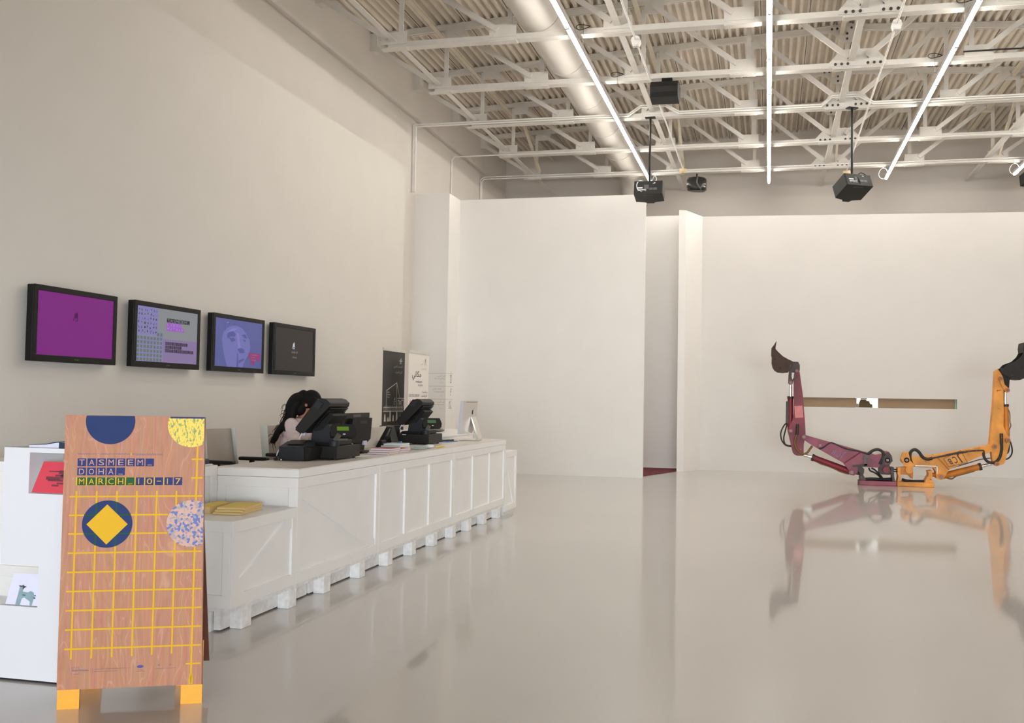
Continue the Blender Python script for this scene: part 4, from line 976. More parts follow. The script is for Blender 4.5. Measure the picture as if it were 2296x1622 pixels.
for k in range(5):
    a = .25*k-.4; u = Vector((math.cos(a), math.sin(a), 0)); v = Vector((-u.y, u.x, 0)); c = Vector((-3.62, 9.60+.035*k, T+.004+.005*k))
    vs = [c+u*(.07*i)+v*(.05*j)+Vector((0,0,.003*kz)) for kz in (0,1) for i,j in ((-1,-1),(1,-1),(1,1),(-1,1))]
    mb.add(vs, [(3,2,1,0),(4,5,6,7),(0,1,5,4),(1,2,6,5),(2,3,7,6),(3,0,4,7)])
part('leaflets', mb, M['mint_cover'], f)['kind'] = 'stuff'
tag(part('plastic_bag', MB().ball((-3.60, 9.93, T+.021), .05, .07, .021, 14, 8), M['white'], loc=(-3.60,9.93,T)), 'small crumpled clear bag beside the leaflets on the counter edge', 'bag')
tag(part('blue_card', MB().box(-4.08, -4.04, 10.20, 10.24, T, T+.052), M['blue_card'], loc=(-4.06,10.22,T)), 'small upright blue card in front of the black box printer', 'card')
t = thing('pencil', 'short yellow pencil lying at the counter edge', 'pencil', (-3.545, 10.13, T))
part('shaft', MB().cyl((-3.55,10.0,T+.008),(-3.545,10.24,T+.008),.0075,8), M['flyer_yellow'], t); part('tip', MB().cyl((-3.545,10.24,T+.008),(-3.544,10.275,T+.008),.0072,8,.001), M['flyer_edge'], t)
tag(part('paper_sheet', MB().box(-3.80, -3.62, 8.22, 8.52, T, T+.002), M['white'], loc=(-3.71,8.37,T)), 'white sheet of paper between the near drawer and the red booklets', 'paper')
tag(part('blue_folder', MB().box(-4.06, -3.86, 11.32, 11.70, T, T+.004), M['blue_card'], loc=(-3.96,11.5,T)), 'flat blue folder between the far drawer and the silver computer', 'folder')
t = thing('pen', 'grey pen lying on the blue folder', 'pen', (-3.96, 11.5, T+.0045)); part('barrel', MB().cyl((-4.02,11.40,T+.015),(-3.90,11.64,T+.015),.010,10), M['mid_grey'], t); part('cap', MB().cyl((-4.04,11.36,T+.015),(-4.02,11.40,T+.015),.0105,10), M['black'], t)
# silver desktop computer, its back to the hall
t = thing('desktop_computer', 'silver all-in-one computer seen from behind at the far end of the counter', 'computer', (-3.76, 11.80, T))
S_ = lambda a,b,c: (c, a, b)
part('rear_shell', MB().prism([(11.47,T+.10),(12.06,T+.095),(12.16,T+.515),(11.57,T+.515)], S_, -3.775, -3.745), M['alu'], t, bevel=.006)
part('white_edge', MB().prism([(11.445,T+.10),(11.469,T+.10),(11.569,T+.515),(11.545,T+.515)], S_, -3.785, -3.745), M['white_gloss'], t)
part('display', MB().prism([(11.48,T+.11),(12.05,T+.105),(12.14,T+.505),(11.58,T+.505)], S_, -3.7775, -3.7755), M['black'], t)
f = Flat((-3.7445, 11.93, T+.37), (0,1,0), (0,.23,.97), (1,0,0), .001)
f.poly([(.0+.030*math.cos(k*PI/9)*(1-.10*(k in (4,5,13,14)))-(.010 if k in (0,1,17) else 0), .034*math.sin(k*PI/9)*(1-.12*(k in (4,5,13,14)))) for k in range(18)], 1); f.poly([(0,.036),(.012,.042),(.016,.058),(.004,.052)], 1); part('logo_mark', f, M['black'], t)
part('top_vent', MB().prism([(11.66,T+.497),(12.13,T+.497),(12.13,T+.503),(11.66,T+.503)], S_, -3.7448, -3.744), M['mid_grey'], t)
st_ = [(-3.744,T+.30),(-3.735,T+.31),(-3.69,T+.20),(-3.64,T+.03),(-3.645,T+.006),(-3.665,T),(-3.90,T),(-3.90,T+.008),(-3.68,T+.010),(-3.665,T+.03),(-3.70,T+.16)]
part('stand', MB().prism(st_, xz(11.86), 0, .17), M['alu'], t)
part('cable', MB().tube([(-3.744,11.60,T+.16),(-3.72,11.66,T+.12),(-3.70,11.80,T+.10),(-3.72,11.95,T+.19)], .006, 8), M['white'], t)
# beyond the counter
t = thing('side_table', 'white box table behind the counter end, carrying a grey case', 'table', (-4.55, 12.75, 0)); part('top', MB().box(-5.0,-4.2,12.0,13.5,1.065,1.125), M['counter'], t); part('front', MB().box(-4.98,-4.22,12.02,13.48,0,1.065), M['counter'], t)
t = thing('grey_case', 'rounded grey case on the white box table behind the counter', 'case', (-4.35, 12.22, 1.126)); part('shell', MB().ball((-4.36,12.25,1.148), .10, .25, .022, 24, 10), M['mid_grey'], t); part('white_sheet', MB().box(-4.45,-4.24,12.0,12.16,1.1255,1.1275), M['white'], thing('white_paper', 'white paper beside the grey case', 'paper', (-4.35,12.08,1.1255)))
# yellow booklets on the low crate
LZ = .7455
z = LZ
for k in range(3):
    t = book('booklet', ('bottom','middle','top')[k]+' yellow booklet of the stack on the low crate', 'booklet', -3.83+.006*k, -3.625+.004*k, 6.10+.01*k, 6.46+.012*k, z, .0165, M['flyer_yellow'], M['flyer_edge'], .12+.03*k, 'yellow booklets on the low crate'); z += .017
t = thing('booklet', 'curled yellow booklet at the sign edge of the low crate stack', 'booklet', (-3.93, 6.28, LZ), .12, 'yellow booklets on the low crate'); part('pages', MB().prism([(-.09,0),(.06,0),(.06,.045),(-.02,.050),(-.09,.040)], lambda a,b,c: (a,c,b), -.17, .17), M['flyer_edge'], t, local=True)
part('cover', MB().prism([(-.09,.0405),(-.02,.0505),(.06,.0455),(.06,.047),(-.02,.0525),(-.09,.042)], lambda a,b,c: (a,c,b), -.172, .172), M['flyer_yellow'], t, local=True); part('dark_spine', MB().box(-.088,-.05,-.176,-.1705,.002,.04), M['black_soft'], t, local=True)
tag(part('glass_sheet', MB().box(-4.10, -3.86, 6.50, 6.66, LZ, LZ+.012), M['mint_cover'], loc=(-3.98,6.58,LZ)), 'pale green stack of leaflets behind the yellow booklets', 'leaflets')
tag(part('white_sheet', MB().box(-3.84, -3.58, 6.48, 6.64, LZ, LZ+.003), M['white'], loc=(-3.71,6.56,LZ)), 'white sheet of paper on the low crate against the counter', 'paper')
t = thing('paper_stack', 'small dark grey stack at the back corner of the counter, beside the sign edge', 'papers', (-4.22, 6.60, 1.046)); part('folder', MB().box(-4.36,-4.17,6.50,6.65,1.0465,1.056), M['white'], t); part('notebook', MB().box(-4.35,-4.19,6.52,6.64,1.056,1.095), M['cover_dark'], t, bevel=.008)

# ------------------------------------------------------------------ staff chairs
def chair(x, y, label):
    t = thing('office_chair', label, 'chair', (x, y, 0), 0, 'staff chairs behind the counter')
    # local frame: the sitter looks along +x
    b = MB(); n = 8; vs = []
    for j in range(n+1):
        zz = .80+.46*j/n; xx = -.235-.06*j/n
        for i in range(n+1):
            yy = -.25+.50*i/n; vs.append((xx+.09*(yy/.25)**2, yy*(1-.06*(j/n)), zz))
    b.add(vs, [(j*(n+1)+i, j*(n+1)+i+1, (j+1)*(n+1)+i+1, (j+1)*(n+1)+i) for j in range(n) for i in range(n)], True)
    o = part('backrest', b, M['chair_cloth'], t, local=True); md = o.modifiers.new('solid','SOLIDIFY'); md.thickness = .03; md.offset = 0
    for s in (-1, 1): part('back_frame', MB().bar((-.143, s*.262, .78), (-.203, s*.247, 1.27), .012, .085, up=(1,0,.1)), M['chair_edge'], t, local=True, bevel=.005)
    part('seat', MB().box(-.20,.26,-.24,.24,.70,.765), M['chair_cloth'], t, local=True, bevel=.03, seg=3)
    for s in (-1, 1):
        part('armrest', MB().box(-.13,.17,s*.30-.035,s*.30+.035,.955,.99), M['black'], t, local=True, bevel=.012)
        part('arm_post', MB().bar((.0,s*.30,.74),(.0,s*.30,.956),.03,.04,up=(1,0,0)).bar((.0,s*.30,.73),(.0,s*.15,.72),.03,.03), M['black'], t, local=True)
    part('back_support', MB().tube([(-.10,0,.70),(-.26,0,.74),(-.30,0,.95)], .025, 8), M['black'], t, local=True)
    part('column', MB().cyl((0.02,0,.09),(0.02,0,.70),.03,14), M['chrome'], t, local=True)
    mb = MB(); mb.tube([(.02+.23*math.cos(k*PI/8),.23*math.sin(k*PI/8),.36) for k in range(16)], .012, 8, 2, closed=True); mb.bar((-.21,0,.36),(.25,0,.36),.02,.012); part('foot_ring', mb, M['chrome'], t, local=True)
    for k in range(5):
        a = 2*PI*k/5+.3; c, s = math.cos(a), math.sin(a)
        l = part('base_leg', MB().bar((.02+.02*c,.02*s,.10),(.02+.29*c,.29*s,.075),.045,.035), M['black'], t, local=True)
        part('castor', MB().cyl((.02+.29*c-.015*s,.29*s+.015*c,.028),(.02+.29*c+.015*s,.29*s-.015*c,.028),.028,12), M['black'], l, local=True)
    return t
chair(-4.92, 9.34, 'grey staff chair with the seated person in it')
chair(-4.87, 8.14, 'empty grey staff chair beside the plywood sign')

# ------------------------------------------------------------------ the person at the till
PX, PY = -4.96, 9.32
pr = thing('person', 'person in a pale blouse with long dark tied hair, seated behind the near till', 'person', (PX, PY, 0))
def V(x, y, z): return Vector((x, y, z))
bd_ = MB()
# torso: stacked rounded sections, leaning forward to the counter
for c, rx, ry, rz in ((V(.0,0,.86),.135,.175,.12),(V(.02,0,.97),.115,.150,.12),(V(.06,0,1.08),.115,.150,.12),(V(.10,0,1.19),.115,.165,.12),(V(.125,0,1.275),.095,.160,.085),(V(.14,0,1.325),.06,.11,.05)):
    bd_.ball(c, rx, ry, rz, 20, 12)
bd_.cap(V(.145,0,1.32), V(.20,0,1.43), .056, .050)                                   # neck
H = V(.255,0,1.515)                                                                    # head, face turned down towards the counter
Rh = Matrix.Rotation(.42, 3, 'Y')
bd_.ball(H, .098, .076, .112, 24, 16, R=Rh)
bd_.ball(H+Rh@V(.035,0,-.055), .062, .056, .066, 18, 12, R=Rh)                         # jaw
bd_.ball(H+Rh@V(.098,0,-.018), .014, .012, .024, 10, 8, R=Rh); bd_.ball(H+Rh@V(.108,0,-.036), .013, .014, .010, 10, 8, R=Rh)   # nose
for s in (-1, 1):
    bd_.ball(H+Rh@V(-.008,s*.077,-.02), .020, .009, .032, 10, 8, R=Rh)               # ears
    bd_.ball(H+Rh@V(.078,s*.032,.022), .012, .022, .008, 10, 6, R=Rh)                # brows
    bd_.ball(H+Rh@V(.068,s*.040,-.030), .022, .022, .018, 10, 8, R=Rh)               # cheeks
bd_.ball(H+Rh@V(.092,0,-.068), .010, .024, .006, 10, 6, R=Rh); bd_.ball(H+Rh@V(.089,0,-.080), .010, .021, .007, 10, 6, R=Rh)   # lips
bd_.ball(H+Rh@V(.078,0,-.108), .020, .022, .016, 10, 8, R=Rh)                          # chin
hand_pts = []
for s in (-1, 1):
    sh_, el, wr_ = V(.125,s*.175,1.285), V(.20,s*.235,1.045), V(.46,s*.17,1.075)
    bd_.cap(sh_, el, .050, .040); bd_.cap(el, wr_, .039, .026)
    f_ = (wr_-el).normalized(); pc = wr_+f_*.045; side = V(0,1,0)
    bd_.ball(pc, .052, .040, .016, 14, 10); bd_.ball(wr_+f_*.012, .03, .028, .02, 12, 8)
    for k, (off, L) in enumerate(((-.030,.062),(-.010,.074),(.010,.070),(.029,.055))):
        a = pc+V(.038, off, .0); b = a+V(L*.5, off*.15, .010); c = b+V(L*.38, 0, -.012); e = c+V(L*.22, 0, -.014)
        bd_.cap(a, b, .0095, .0088, 8); bd_.cap(b, c, .0088, .008, 8); bd_.cap(c, e, .008, .0068, 8)
    a = pc+V(-.015, -s*.030, -.002); b = a+V(.028, -s*.028, .0); c = b+V(.028, -s*.008, -.004)
    bd_.cap(a, b, .0125, .010, 8); bd_.cap(b, c, .010, .008, 8)
    hip, kn, an = V(.02,s*.09,.845), V(.42,s*.11,.83), V(.37,s*.11,.42)
    bd_.cap(hip, kn, .085, .058); bd_.cap(kn, an, .055, .036); bd_.cap(an+V(0,0,-.01), an+V(.13,s*.02,-.035), .038, .028)
ob = part('body', bd_, M['skin'], pr, local=True)
def remesh(o, vox, sm=6):
    md = o.modifiers.new('remesh','REMESH'); md.mode = 'VOXEL'; md.voxel_size = vox; md.use_smooth_shade = True
    s = o.modifiers.new('smooth','SMOOTH'); s.factor = .5; s.iterations = sm
remesh(ob, .0055, 5)
f = MB()
for s in (-1, 1): f.ball(H+Rh@V(.083,s*.032,.006), .010, .014, .008, 12, 8, R=Rh)
part('eyes', f, M['white'], pr, local=True)
f = MB()
for s in (-1, 1): f.ball(H+Rh@V(.0905,s*.031,.004), .005, .006, .006, 10, 8, R=Rh)
part('irises', f, M['black'], pr, local=True)
cl = MB()
for c, rx, ry, rz in ((V(.0,0,.88),.150,.190,.11),(V(.02,0,.97),.130,.167,.12),(V(.06,0,1.08),.130,.166,.12),(V(.10,0,1.19),.130,.180,.12),(V(.125,0,1.27),.108,.178,.09),(V(.135,0,1.315),.075,.125,.055)):
    cl.ball(c, rx, ry, rz, 20, 12)
for s in (-1, 1):
    sh_, el, wr_ = V(.125,s*.175,1.285), V(.20,s*.235,1.045), V(.42,s*.178,1.072)
    cl.cap(sh_, el, .072, .058); cl.cap(el, wr_, .056, .040)
    for k in range(3): cl.ball(sh_.lerp(el,.35+.22*k)+V(.01,s*.012,0), .066-.004*k, .062, .018, 12, 8)
ob = part('blouse', cl, M['blouse'], pr, local=True); remesh(ob, .008, 6)
tr_ = MB()
for s in (-1, 1):
    hip, kn, an = V(.02,s*.09,.845), V(.42,s*.11,.83), V(.37,s*.11,.45)
    tr_.cap(hip, kn, .097, .070); tr_.cap(kn, an, .066, .050)
tr_.ball(V(-.01,0,.84), .145, .185, .085, 18, 12)
ob = part('trousers', tr_, M['trousers'], pr, local=True); remesh(ob, .01, 4)
for s in (-1, 1): part('shoe', MB().cap(V(.35,s*.11,.385), V(.50,s*.13,.372), .046, .036), M['shoe'], pr, local=True)
hr = MB()
hr.ball(H+Rh@V(-.012,0,.018), .112, .090, .116, 24, 16, R=Rh)
hr.ball(H+Rh@V(-.045,0,-.02), .085, .086, .090, 20, 12, R=Rh)
for s in (-1, 1): hr.ball(H+Rh@V(.035,s*.070,.03), .055, .024, .055, 14, 10, R=Rh)
hr.ball(H+Rh@V(-.112,-.005,.03), .06, .058, .062, 14, 10); hr.ball(V(.13,-.012,1.565), .06, .055, .05, 14, 10)
ponytail = [V(.135,-.01,1.565),V(.085,-.03,1.55),V(.045,-.05,1.48),V(.035,-.06,1.39),V(.02,-.085,1.32),V(-.03,-.12,1.24),V(-.075,-.14,1.15),V(-.10,-.145,1.09)]
hr.tube(ponytail, .058, 12, 5, taper=(1.1, .40))
q = random.Random(8)
for k in range(13):
    o_ = V(q.uniform(-.02,.055), q.uniform(-.05,.03), q.uniform(-.03,.02)); w_ = q.uniform(.012,.03)
    hr.tube([p+o_*(1-.09*i)+V(w_*math.sin(i*1.7+k), w_*math.cos(i*1.3+k), 0) for i, p in enumerate(ponytail[:q.randrange(5,9)])], .021, 8, 5, taper=(1.2,.35))
hr.tube([p+V(.06,-.04,-.02) for p in ponytail[1:6]], .052, 10, 5, taper=(1.1,.5))
hr.ball(V(.15,-.03,1.46), .075, .07, .09, 14, 10)
ob = part('hair', hr, M['hair'], pr, local=True); remesh(ob, .008, 3)
st_h = MB(); q = random.Random(5)
for k in range(90):
    i = q.randrange(0, 7); p = ponytail[i]+V(q.uniform(-.03,.03), q.uniform(-.03,.03), q.uniform(-.02,.02))
    d = V(q.uniform(-.10,-.02), q.uniform(-.05,.03), q.uniform(-.10,.02))
    st_h.tube([p, p+d*.45+V(0,0,.015), p+d*.85+V(.012,0,-.012), p+d+V(.028,0,-.02), p+d*1.05+V(.035,.0,-.045)], .0026, 5, 4, taper=(1.3,.4))
part('loose_curls', st_h, M['hair'], pr, local=True)['kind'] = 'stuff'
# ------------------------------------------------------------------ sculpture of two digger arms standing on their shared floor frames
# outlines in metres, (x, z) in the plane y = 19.85
BH={
'R_stick':[(0.498,2.114),(0.501,1.637),(0.497,1.355),(0.472,1.231),(0.413,1.106),(0.383,1.026),(0.485,0.597),(0.51,0.56),(0.57,0.533),(0.681,0.533),(0.695,0.568),(0.697,0.761),(0.733,0.955),(0.72,1.183),(0.675,1.746),(0.609,2.212),(0.569,2.26),(0.518,2.238)],
'R_patch':[(0.51,1.523),(0.667,1.534),(0.686,1.3),(0.529,1.285)],
'R_bucket':[(0.158,2.822),(0.101,2.733),(0.055,2.67),(0.051,2.537),(0.063,2.501),(0.06,2.376),(0.082,2.288),(0.122,2.231),(0.183,2.194),(0.278,2.186),(0.389,2.198),(0.427,2.264),(0.475,2.344),(0.474,2.411),(0.388,2.45),(0.284,2.511),(0.189,2.599),(0.136,2.662),(0.141,2.715)],
'R_ear':[(0.466,2.411),(0.58,2.407),(0.612,2.345),(0.612,2.235),(0.544,2.194),(0.407,2.198),(0.389,2.264)],
'R_lever':[(0.403,2.205),(0.462,2.199),(0.452,2.114),(0.468,2.043),(0.493,2.088),(0.57,2.133),(0.57,2.097),(0.493,2.034),(0.477,1.972),(0.434,1.945),(0.391,1.98),(0.394,2.095)],
'R_rod':[(0.434,1.945),(0.435,1.689)],
'R_cyl':[(0.435,1.698),(0.434,1.036)],
'R_guard':[(0.35,1.614),(0.402,1.614),(0.404,1.185),(0.344,1.184)],
'R_hose1':[(0.37,1.185),(0.31,1.122),(0.251,0.979),(0.269,0.838),(0.347,0.735),(0.458,0.711)],
'R_hose2':[(0.375,1.176),(0.353,1.07),(0.311,0.892),(0.329,0.769),(0.398,0.727),(0.467,0.729)],
'R_fitting':[(0.575,1.163),(0.565,0.951)],
'R_hose3':[(0.565,0.969),(0.531,0.862),(0.526,0.757),(0.578,0.644),(0.672,0.576),(0.757,0.596),(0.816,0.677),(0.859,0.739)],
'R_boom':[(0.663,0.932),(0.733,0.945),(1.263,0.803),(1.627,0.706),(1.91,0.632),(1.944,0.609),(2.078,0.589),(2.19,0.616),(2.217,0.671),(2.302,0.663),(2.358,0.585),(2.369,0.492),(2.314,0.397),(2.191,0.346),(1.73,0.349),(1.719,0.226),(1.652,0.177),(1.595,0.191),(1.538,0.303),(1.458,0.413),(1.126,0.598),(0.849,0.752),(0.675,0.867)],
'R_fold':[(1.458,0.413),(1.763,0.628)],
'R_boomrod':[(0.7,0.551),(0.897,0.497)],
'R_boomcyl':[(0.874,0.501),(1.595,0.245)],
'R_boomhose':[(0.943,0.427),(1.035,0.382),(1.173,0.339),(1.31,0.284),(1.402,0.239),(1.561,0.197)],
'R_line':[(0.988,0.689),(1.057,0.703),(1.182,0.801),(1.263,0.803),(1.491,0.703),(1.718,0.662),(1.91,0.608),(1.988,0.634)],
'R_hose4':[(1.91,0.608),(2.011,0.681),(2.101,0.7),(2.179,0.662),(2.202,0.581),(2.168,0.486),(2.135,0.415)],
'R_pins':[(0.698,0.913),(1.006,0.754),(1.606,0.241),(0.442,1.029),(0.554,2.224),(0.436,1.99),(2.275,0.501)],
'R_grayhook':[(1.824,0.554),(1.86,0.592),(1.915,0.59),(1.943,0.558),(1.906,0.528),(1.883,0.518),(1.884,0.441),(1.902,0.404),(1.902,0.356),(1.843,0.364),(1.833,0.478)],
'R_bar':[(1.627,0.362),(1.898,0.399)],
'R_leftpost':[(1.762,-0.006),(1.765,0.228),(1.724,0.274),(1.722,0.37),(1.797,0.363),(1.843,0.316),(1.843,0.249),(1.825,0.201),(1.876,0.107),(1.876,0.031),(1.844,-0.008)],
'R_rightpost':[(2.334,0.36),(2.397,0.362),(2.399,0.191),(2.42,0.05),(2.416,0.012),(2.366,0.048),(2.361,0.209),(2.339,0.218)],
'R_rail':[(1.761,0.018),(2.425,0.012)],
'R_turret':[(2.148,0.397),(2.311,0.407),(2.32,0.341),(2.334,0.284),(2.321,0.213),(2.162,0.217),(2.126,0.239),(2.125,0.354)],
'R_knob':[(2.243,0.314)],
'R_hub':[(2.207,0.565),(2.261,0.652),(2.306,0.644),(2.361,0.541),(2.37,0.484),(2.32,0.435),(2.225,0.414),(2.171,0.431)],
'R_hose5':[(1.943,0.329),(1.971,0.273),(2.053,0.237),(2.117,0.192),(2.18,0.127),(2.235,0.091)],
'R_hose6':[(1.989,0.33),(2.044,0.303),(2.08,0.267),(2.153,0.193),(2.217,0.109)],
'R_stub':[(1.678,0.225),(1.77,0.218)],
'R_jcb':[(1.35,0.598)],
'O_stick':[(4.238,2.245),(4.285,2.293),(4.332,2.229),(4.379,2.137),(4.386,1.866),(4.388,1.36),(4.385,1.192),(4.439,1.058),(4.509,0.959),(4.415,0.537),(4.391,0.486),(4.258,0.436),(4.199,0.48),(4.172,0.698),(4.141,0.849),(4.178,1.272),(4.214,1.729)],
'O_bucket':[(4.325,2.212),(4.309,2.289),(4.373,2.315),(4.436,2.384),(4.587,2.445),(4.674,2.531),(4.714,2.608),(4.706,2.694),(4.722,2.796),(4.777,2.677),(4.816,2.6),(4.824,2.472),(4.831,2.353),(4.791,2.216),(4.728,2.122),(4.649,2.087),(4.499,2.111)],
'O_ear':[(4.309,2.297),(4.387,2.323),(4.497,2.205),(4.496,2.087),(4.484,1.918),(4.457,1.867),(4.41,1.934),(4.379,2.137)],
'O_lever':[(4.301,2.136),(4.332,2.153),(4.371,2.128),(4.395,2.001),(4.477,1.918),(4.483,1.876),(4.449,1.854),(4.394,1.883),(4.332,2.001)],
'O_rod':[(4.432,1.867),(4.431,1.58)],
'O_cyl':[(4.436,1.606),(4.455,0.975)],
'O_thin':[(4.476,1.53),(4.507,1.447),(4.51,1.295),(4.525,1.212),(4.494,1.127),(4.497,1.026)],
'O_hose1':[(4.506,0.942),(4.532,0.876),(4.555,0.759),(4.54,0.658),(4.485,0.589),(4.415,0.562)],
'O_hose2':[(4.503,0.942),(4.509,0.808),(4.49,0.707),(4.438,0.655)],
'O_fitting':[(4.341,1.064),(4.34,0.871)],
'O_hose3':[(4.34,0.888),(4.345,0.77),(4.313,0.618),(4.243,0.523),(4.148,0.504),(4.07,0.543),(4.026,0.627),(4.02,0.694)],
'O_pipe':[(4.02,0.677),(4.026,0.719),(3.984,0.735),(3.754,0.712),(3.516,0.672),(3.276,0.605),(3.115,0.567)],
'O_boom':[(2.536,0.485),(2.542,0.544),(2.58,0.65),(2.662,0.669),(2.702,0.583),(2.834,0.569),(3.163,0.627),(3.706,0.739),(4.211,0.86),(4.247,0.81),(4.232,0.771),(4.179,0.724),(3.964,0.619),(3.403,0.349),(3.359,0.267),(3.299,0.166),(3.229,0.147),(3.174,0.18),(3.163,0.307),(3.12,0.375),(2.702,0.379),(2.569,0.44)],
'O_fold':[(3.403,0.349),(3.185,0.586)],
'O_boomrod':[(3.943,0.405),(4.221,0.489)],
'O_boomcyl':[(3.251,0.199),(3.975,0.413)],
'O_thin2':[(3.392,0.349),(3.706,0.451),(3.986,0.551),(4.2,0.587)],
'O_boomhose':[(3.359,0.186),(3.468,0.167),(3.555,0.227),(3.684,0.266),(3.878,0.33)],
'O_hose4':[(2.735,0.421),(2.691,0.537),(2.702,0.665),(2.779,0.718),(2.856,0.669),(2.922,0.578),(3.01,0.539),(3.098,0.56)],
'O_line':[(3.098,0.56),(3.272,0.6),(3.49,0.652),(3.706,0.693)],
'O_pipes':[(2.779,0.404),(3.141,0.406),(3.181,0.377),(3.181,0.261)],
'O_pins':[(4.215,0.814),(3.255,0.213),(4.449,0.937),(4.326,2.113),(4.441,1.892),(4.253,0.486),(2.627,0.511)],
'O_leftpost':[(2.465,0.359),(2.523,0.361),(2.524,0.233),(2.515,0.195),(2.519,0.063),(2.461,0.051),(2.479,0.194),(2.465,0.231)],
'O_rightpost':[(3.016,0.315),(3.1,0.327),(3.1,0.027),(2.958,0.059),(3.002,0.183),(3.029,0.221),(3.029,0.269)],
'O_rail':[(2.47,0.019),(3.1,0.036)],
'O_turret':[(2.523,0.361),(2.739,0.391),(2.748,0.241),(2.739,0.146),(2.694,0.201),(2.622,0.227),(2.524,0.229)],
'O_hub':[(2.514,0.546),(2.568,0.651),(2.658,0.663),(2.694,0.503),(2.766,0.43),(2.739,0.372),(2.586,0.387),(2.568,0.443)],
'O_knob':[(2.667,0.328)],
'O_stub':[(3.096,0.238),(3.184,0.227)],
'O_jcb':[(3.505,0.547)],
'link1':[(2.393,0.314),(2.469,0.315)],
'link2':[(2.393,0.275),(2.469,0.275)],
'base_black':[(1.862,0.078),(2.026,0.103),(2.208,0.1),(2.416,0.154),(2.524,0.12),(2.658,0.082),(2.953,0.073)],
}
YD = 19.85
def slab(key, d0, d1): return MB().prism(BH[key], xz(YD), d0, d1)
def pinset(t, pts, rs, m, f=-.16, b=.16):
    for (x, z), r in zip(pts, rs):
        p = part('pin', MB().cyl((x,YD+f,z),(x,YD+b,z),r,18), m, t)
        part('pin_head', MB().cyl((x,YD+f-.012,z),(x,YD+f,z),r*.62,14), M['pin'], p)
def hose(t, key, y, r, m='rubber', name='hose'): return part(name, MB().tube([(x,YD+y,z) for x,z in BH[key]], r, 8, 5), M[m], t)
def rodcyl(t, rod, cyl, r0, r1, mat_c, y=0.0, nm='cylinder'):
    (x0,z0),(x1,z1) = BH[rod]; part('piston_rod', MB().cyl((x0,YD+y,z0),(x1,YD+y,z1),r0,16), M['chrome'], t)
    (x0,z0),(x1,z1) = BH[cyl]; d = Vector((x1-x0,0,z1-z0)).normalized(); a = Vector((x0,YD+y,z0)); b = Vector((x1,YD+y,z1))
    c = part('hydraulic_cylinder', MB().cyl(a, b, r1, 20), mat_c, t)
    e = a if (Vector((BH[rod][0][0],0,BH[rod][0][1]))-Vector((x0,0,z0))).length < (Vector((BH[rod][0][0],0,BH[rod][0][1]))-Vector((x1,0,z1))).length else b
    part('end_ring', MB().cyl(e-d*.02, e+d*.03, r1*1.14, 20), M['oily'], c)
def bucket(t, key, m, mirror=False, w=.42):
    P = BH[key]; b = part('bucket', MB().prism(P, xz(YD), -w/2, -w/2+.022), m, t, bevel=.004); part('side_plate', MB().prism(P, xz(YD), w/2-.022, w/2), m, b)
    n = len(P); s = MB()
    rng = BH_BACK[key]; c = Vector((sum(p[0] for p in P)/n, sum(p[1] for p in P)/n))
    outer = [P[i] for i in rng]; inner = [tuple(Vector(p)+(c-Vector(p)).normalized()*.022) for p in outer]
    vs = []
    for y in (-w/2+.02, w/2-.02):
        for p in outer: vs.append((p[0], YD+y, p[1]))
        for p in inner: vs.append((p[0], YD+y, p[1]))
    L = len(outer); fs = []
    for i in range(L-1):
        fs += [(i,i+1,2*L+i+1,2*L+i),(L+i+1,L+i,3*L+i,3*L+i+1)]
    s.add(vs, fs, True); part('bucket_shell', s, m, b)
    part('cutting_edge', MB().prism([P[i] for i in EDGE[key]], xz(YD), -w/2+.023, w/2-.023), m, b)
    return b
BH_BACK = {'R_bucket': [1,2,3,4,5,6,7,8,9,10,11], 'O_bucket': [8,9,10,11,12,13,14,15,16]}
EDGE = {'R_bucket': [0,1,2,3,16,17,18], 'O_bucket': [6,7,8,9,10]}

# ---- maroon arm
ra = thing('digger_arm', 'maroon digger arm with a rusty raised bucket, left half of the sculpture', 'digger arm', (1.95, YD, 0))
part('stick', slab('R_stick', -.085, .085), M['red_paint'], ra, bevel=.012)
part('paint_patch', MB().prism(BH['R_patch'], xz(YD), -.0875, -.0855), M['patch'], ra)
bucket(ra, 'R_bucket', M['rust'])
part('bucket_hinge', slab('R_ear', -.10, .10), M['oily'], ra, bevel=.012)
part('bucket_link', slab('R_lever', -.12, -.088), M['oily'], ra, bevel=.006); part('bucket_link', slab('R_lever', .088, .12), M['oily'], ra, bevel=.006)
rodcyl(ra, 'R_rod', 'R_cyl', .028, .055, M['deep_red'])
part('hose_guard', slab('R_guard', -.05, .03), M['oily'], ra, bevel=.006)
hose(ra, 'R_hose1', -.02, .014); hose(ra, 'R_hose2', .02, .014)
(x0,z0),(x1,z1) = BH['R_fitting']; part('hose_fitting', MB().cyl((x0,YD-.11,z0),(x1,YD-.115,z1),.030,12), M['oily'], ra)
hose(ra, 'R_hose3', -.115, .022, 'rubber_tan')
part('boom', slab('R_boom', -.12, .12), M['pink_paint'], ra, bevel=.012)
(x0,z0),(x1,z1) = BH['R_fold']; part('weld_seam', MB().cyl((x0,YD-.121,z0),(x1,YD-.121,z1),.012,8), M['deep_red'], ra)
rodcyl(ra, 'R_boomrod', 'R_boomcyl', .032, .062, M['deep_red'])
hose(ra, 'R_boomhose', -.02, .014, 'rubber_tan'); hose(ra, 'R_line', -.128, .013); hose(ra, 'R_hose4', -.128, .028)
hose(ra, 'R_hose5', .02, .016); hose(ra, 'R_hose6', -.03, .016)
pinset(ra, BH['R_pins'], (.050,.045,.055,.042,.036,.042,.046), M['pink_paint'])
part('grey_hook', slab('R_grayhook', -.155, -.122), M['mid_grey'], ra, bevel=.006)
(x0,z0),(x1,z1) = BH['R_bar']; part('lever_bar', MB().bar((x0,YD-.14,z0),(x1,YD-.14,z1),.03,.035), M['oily'], ra)
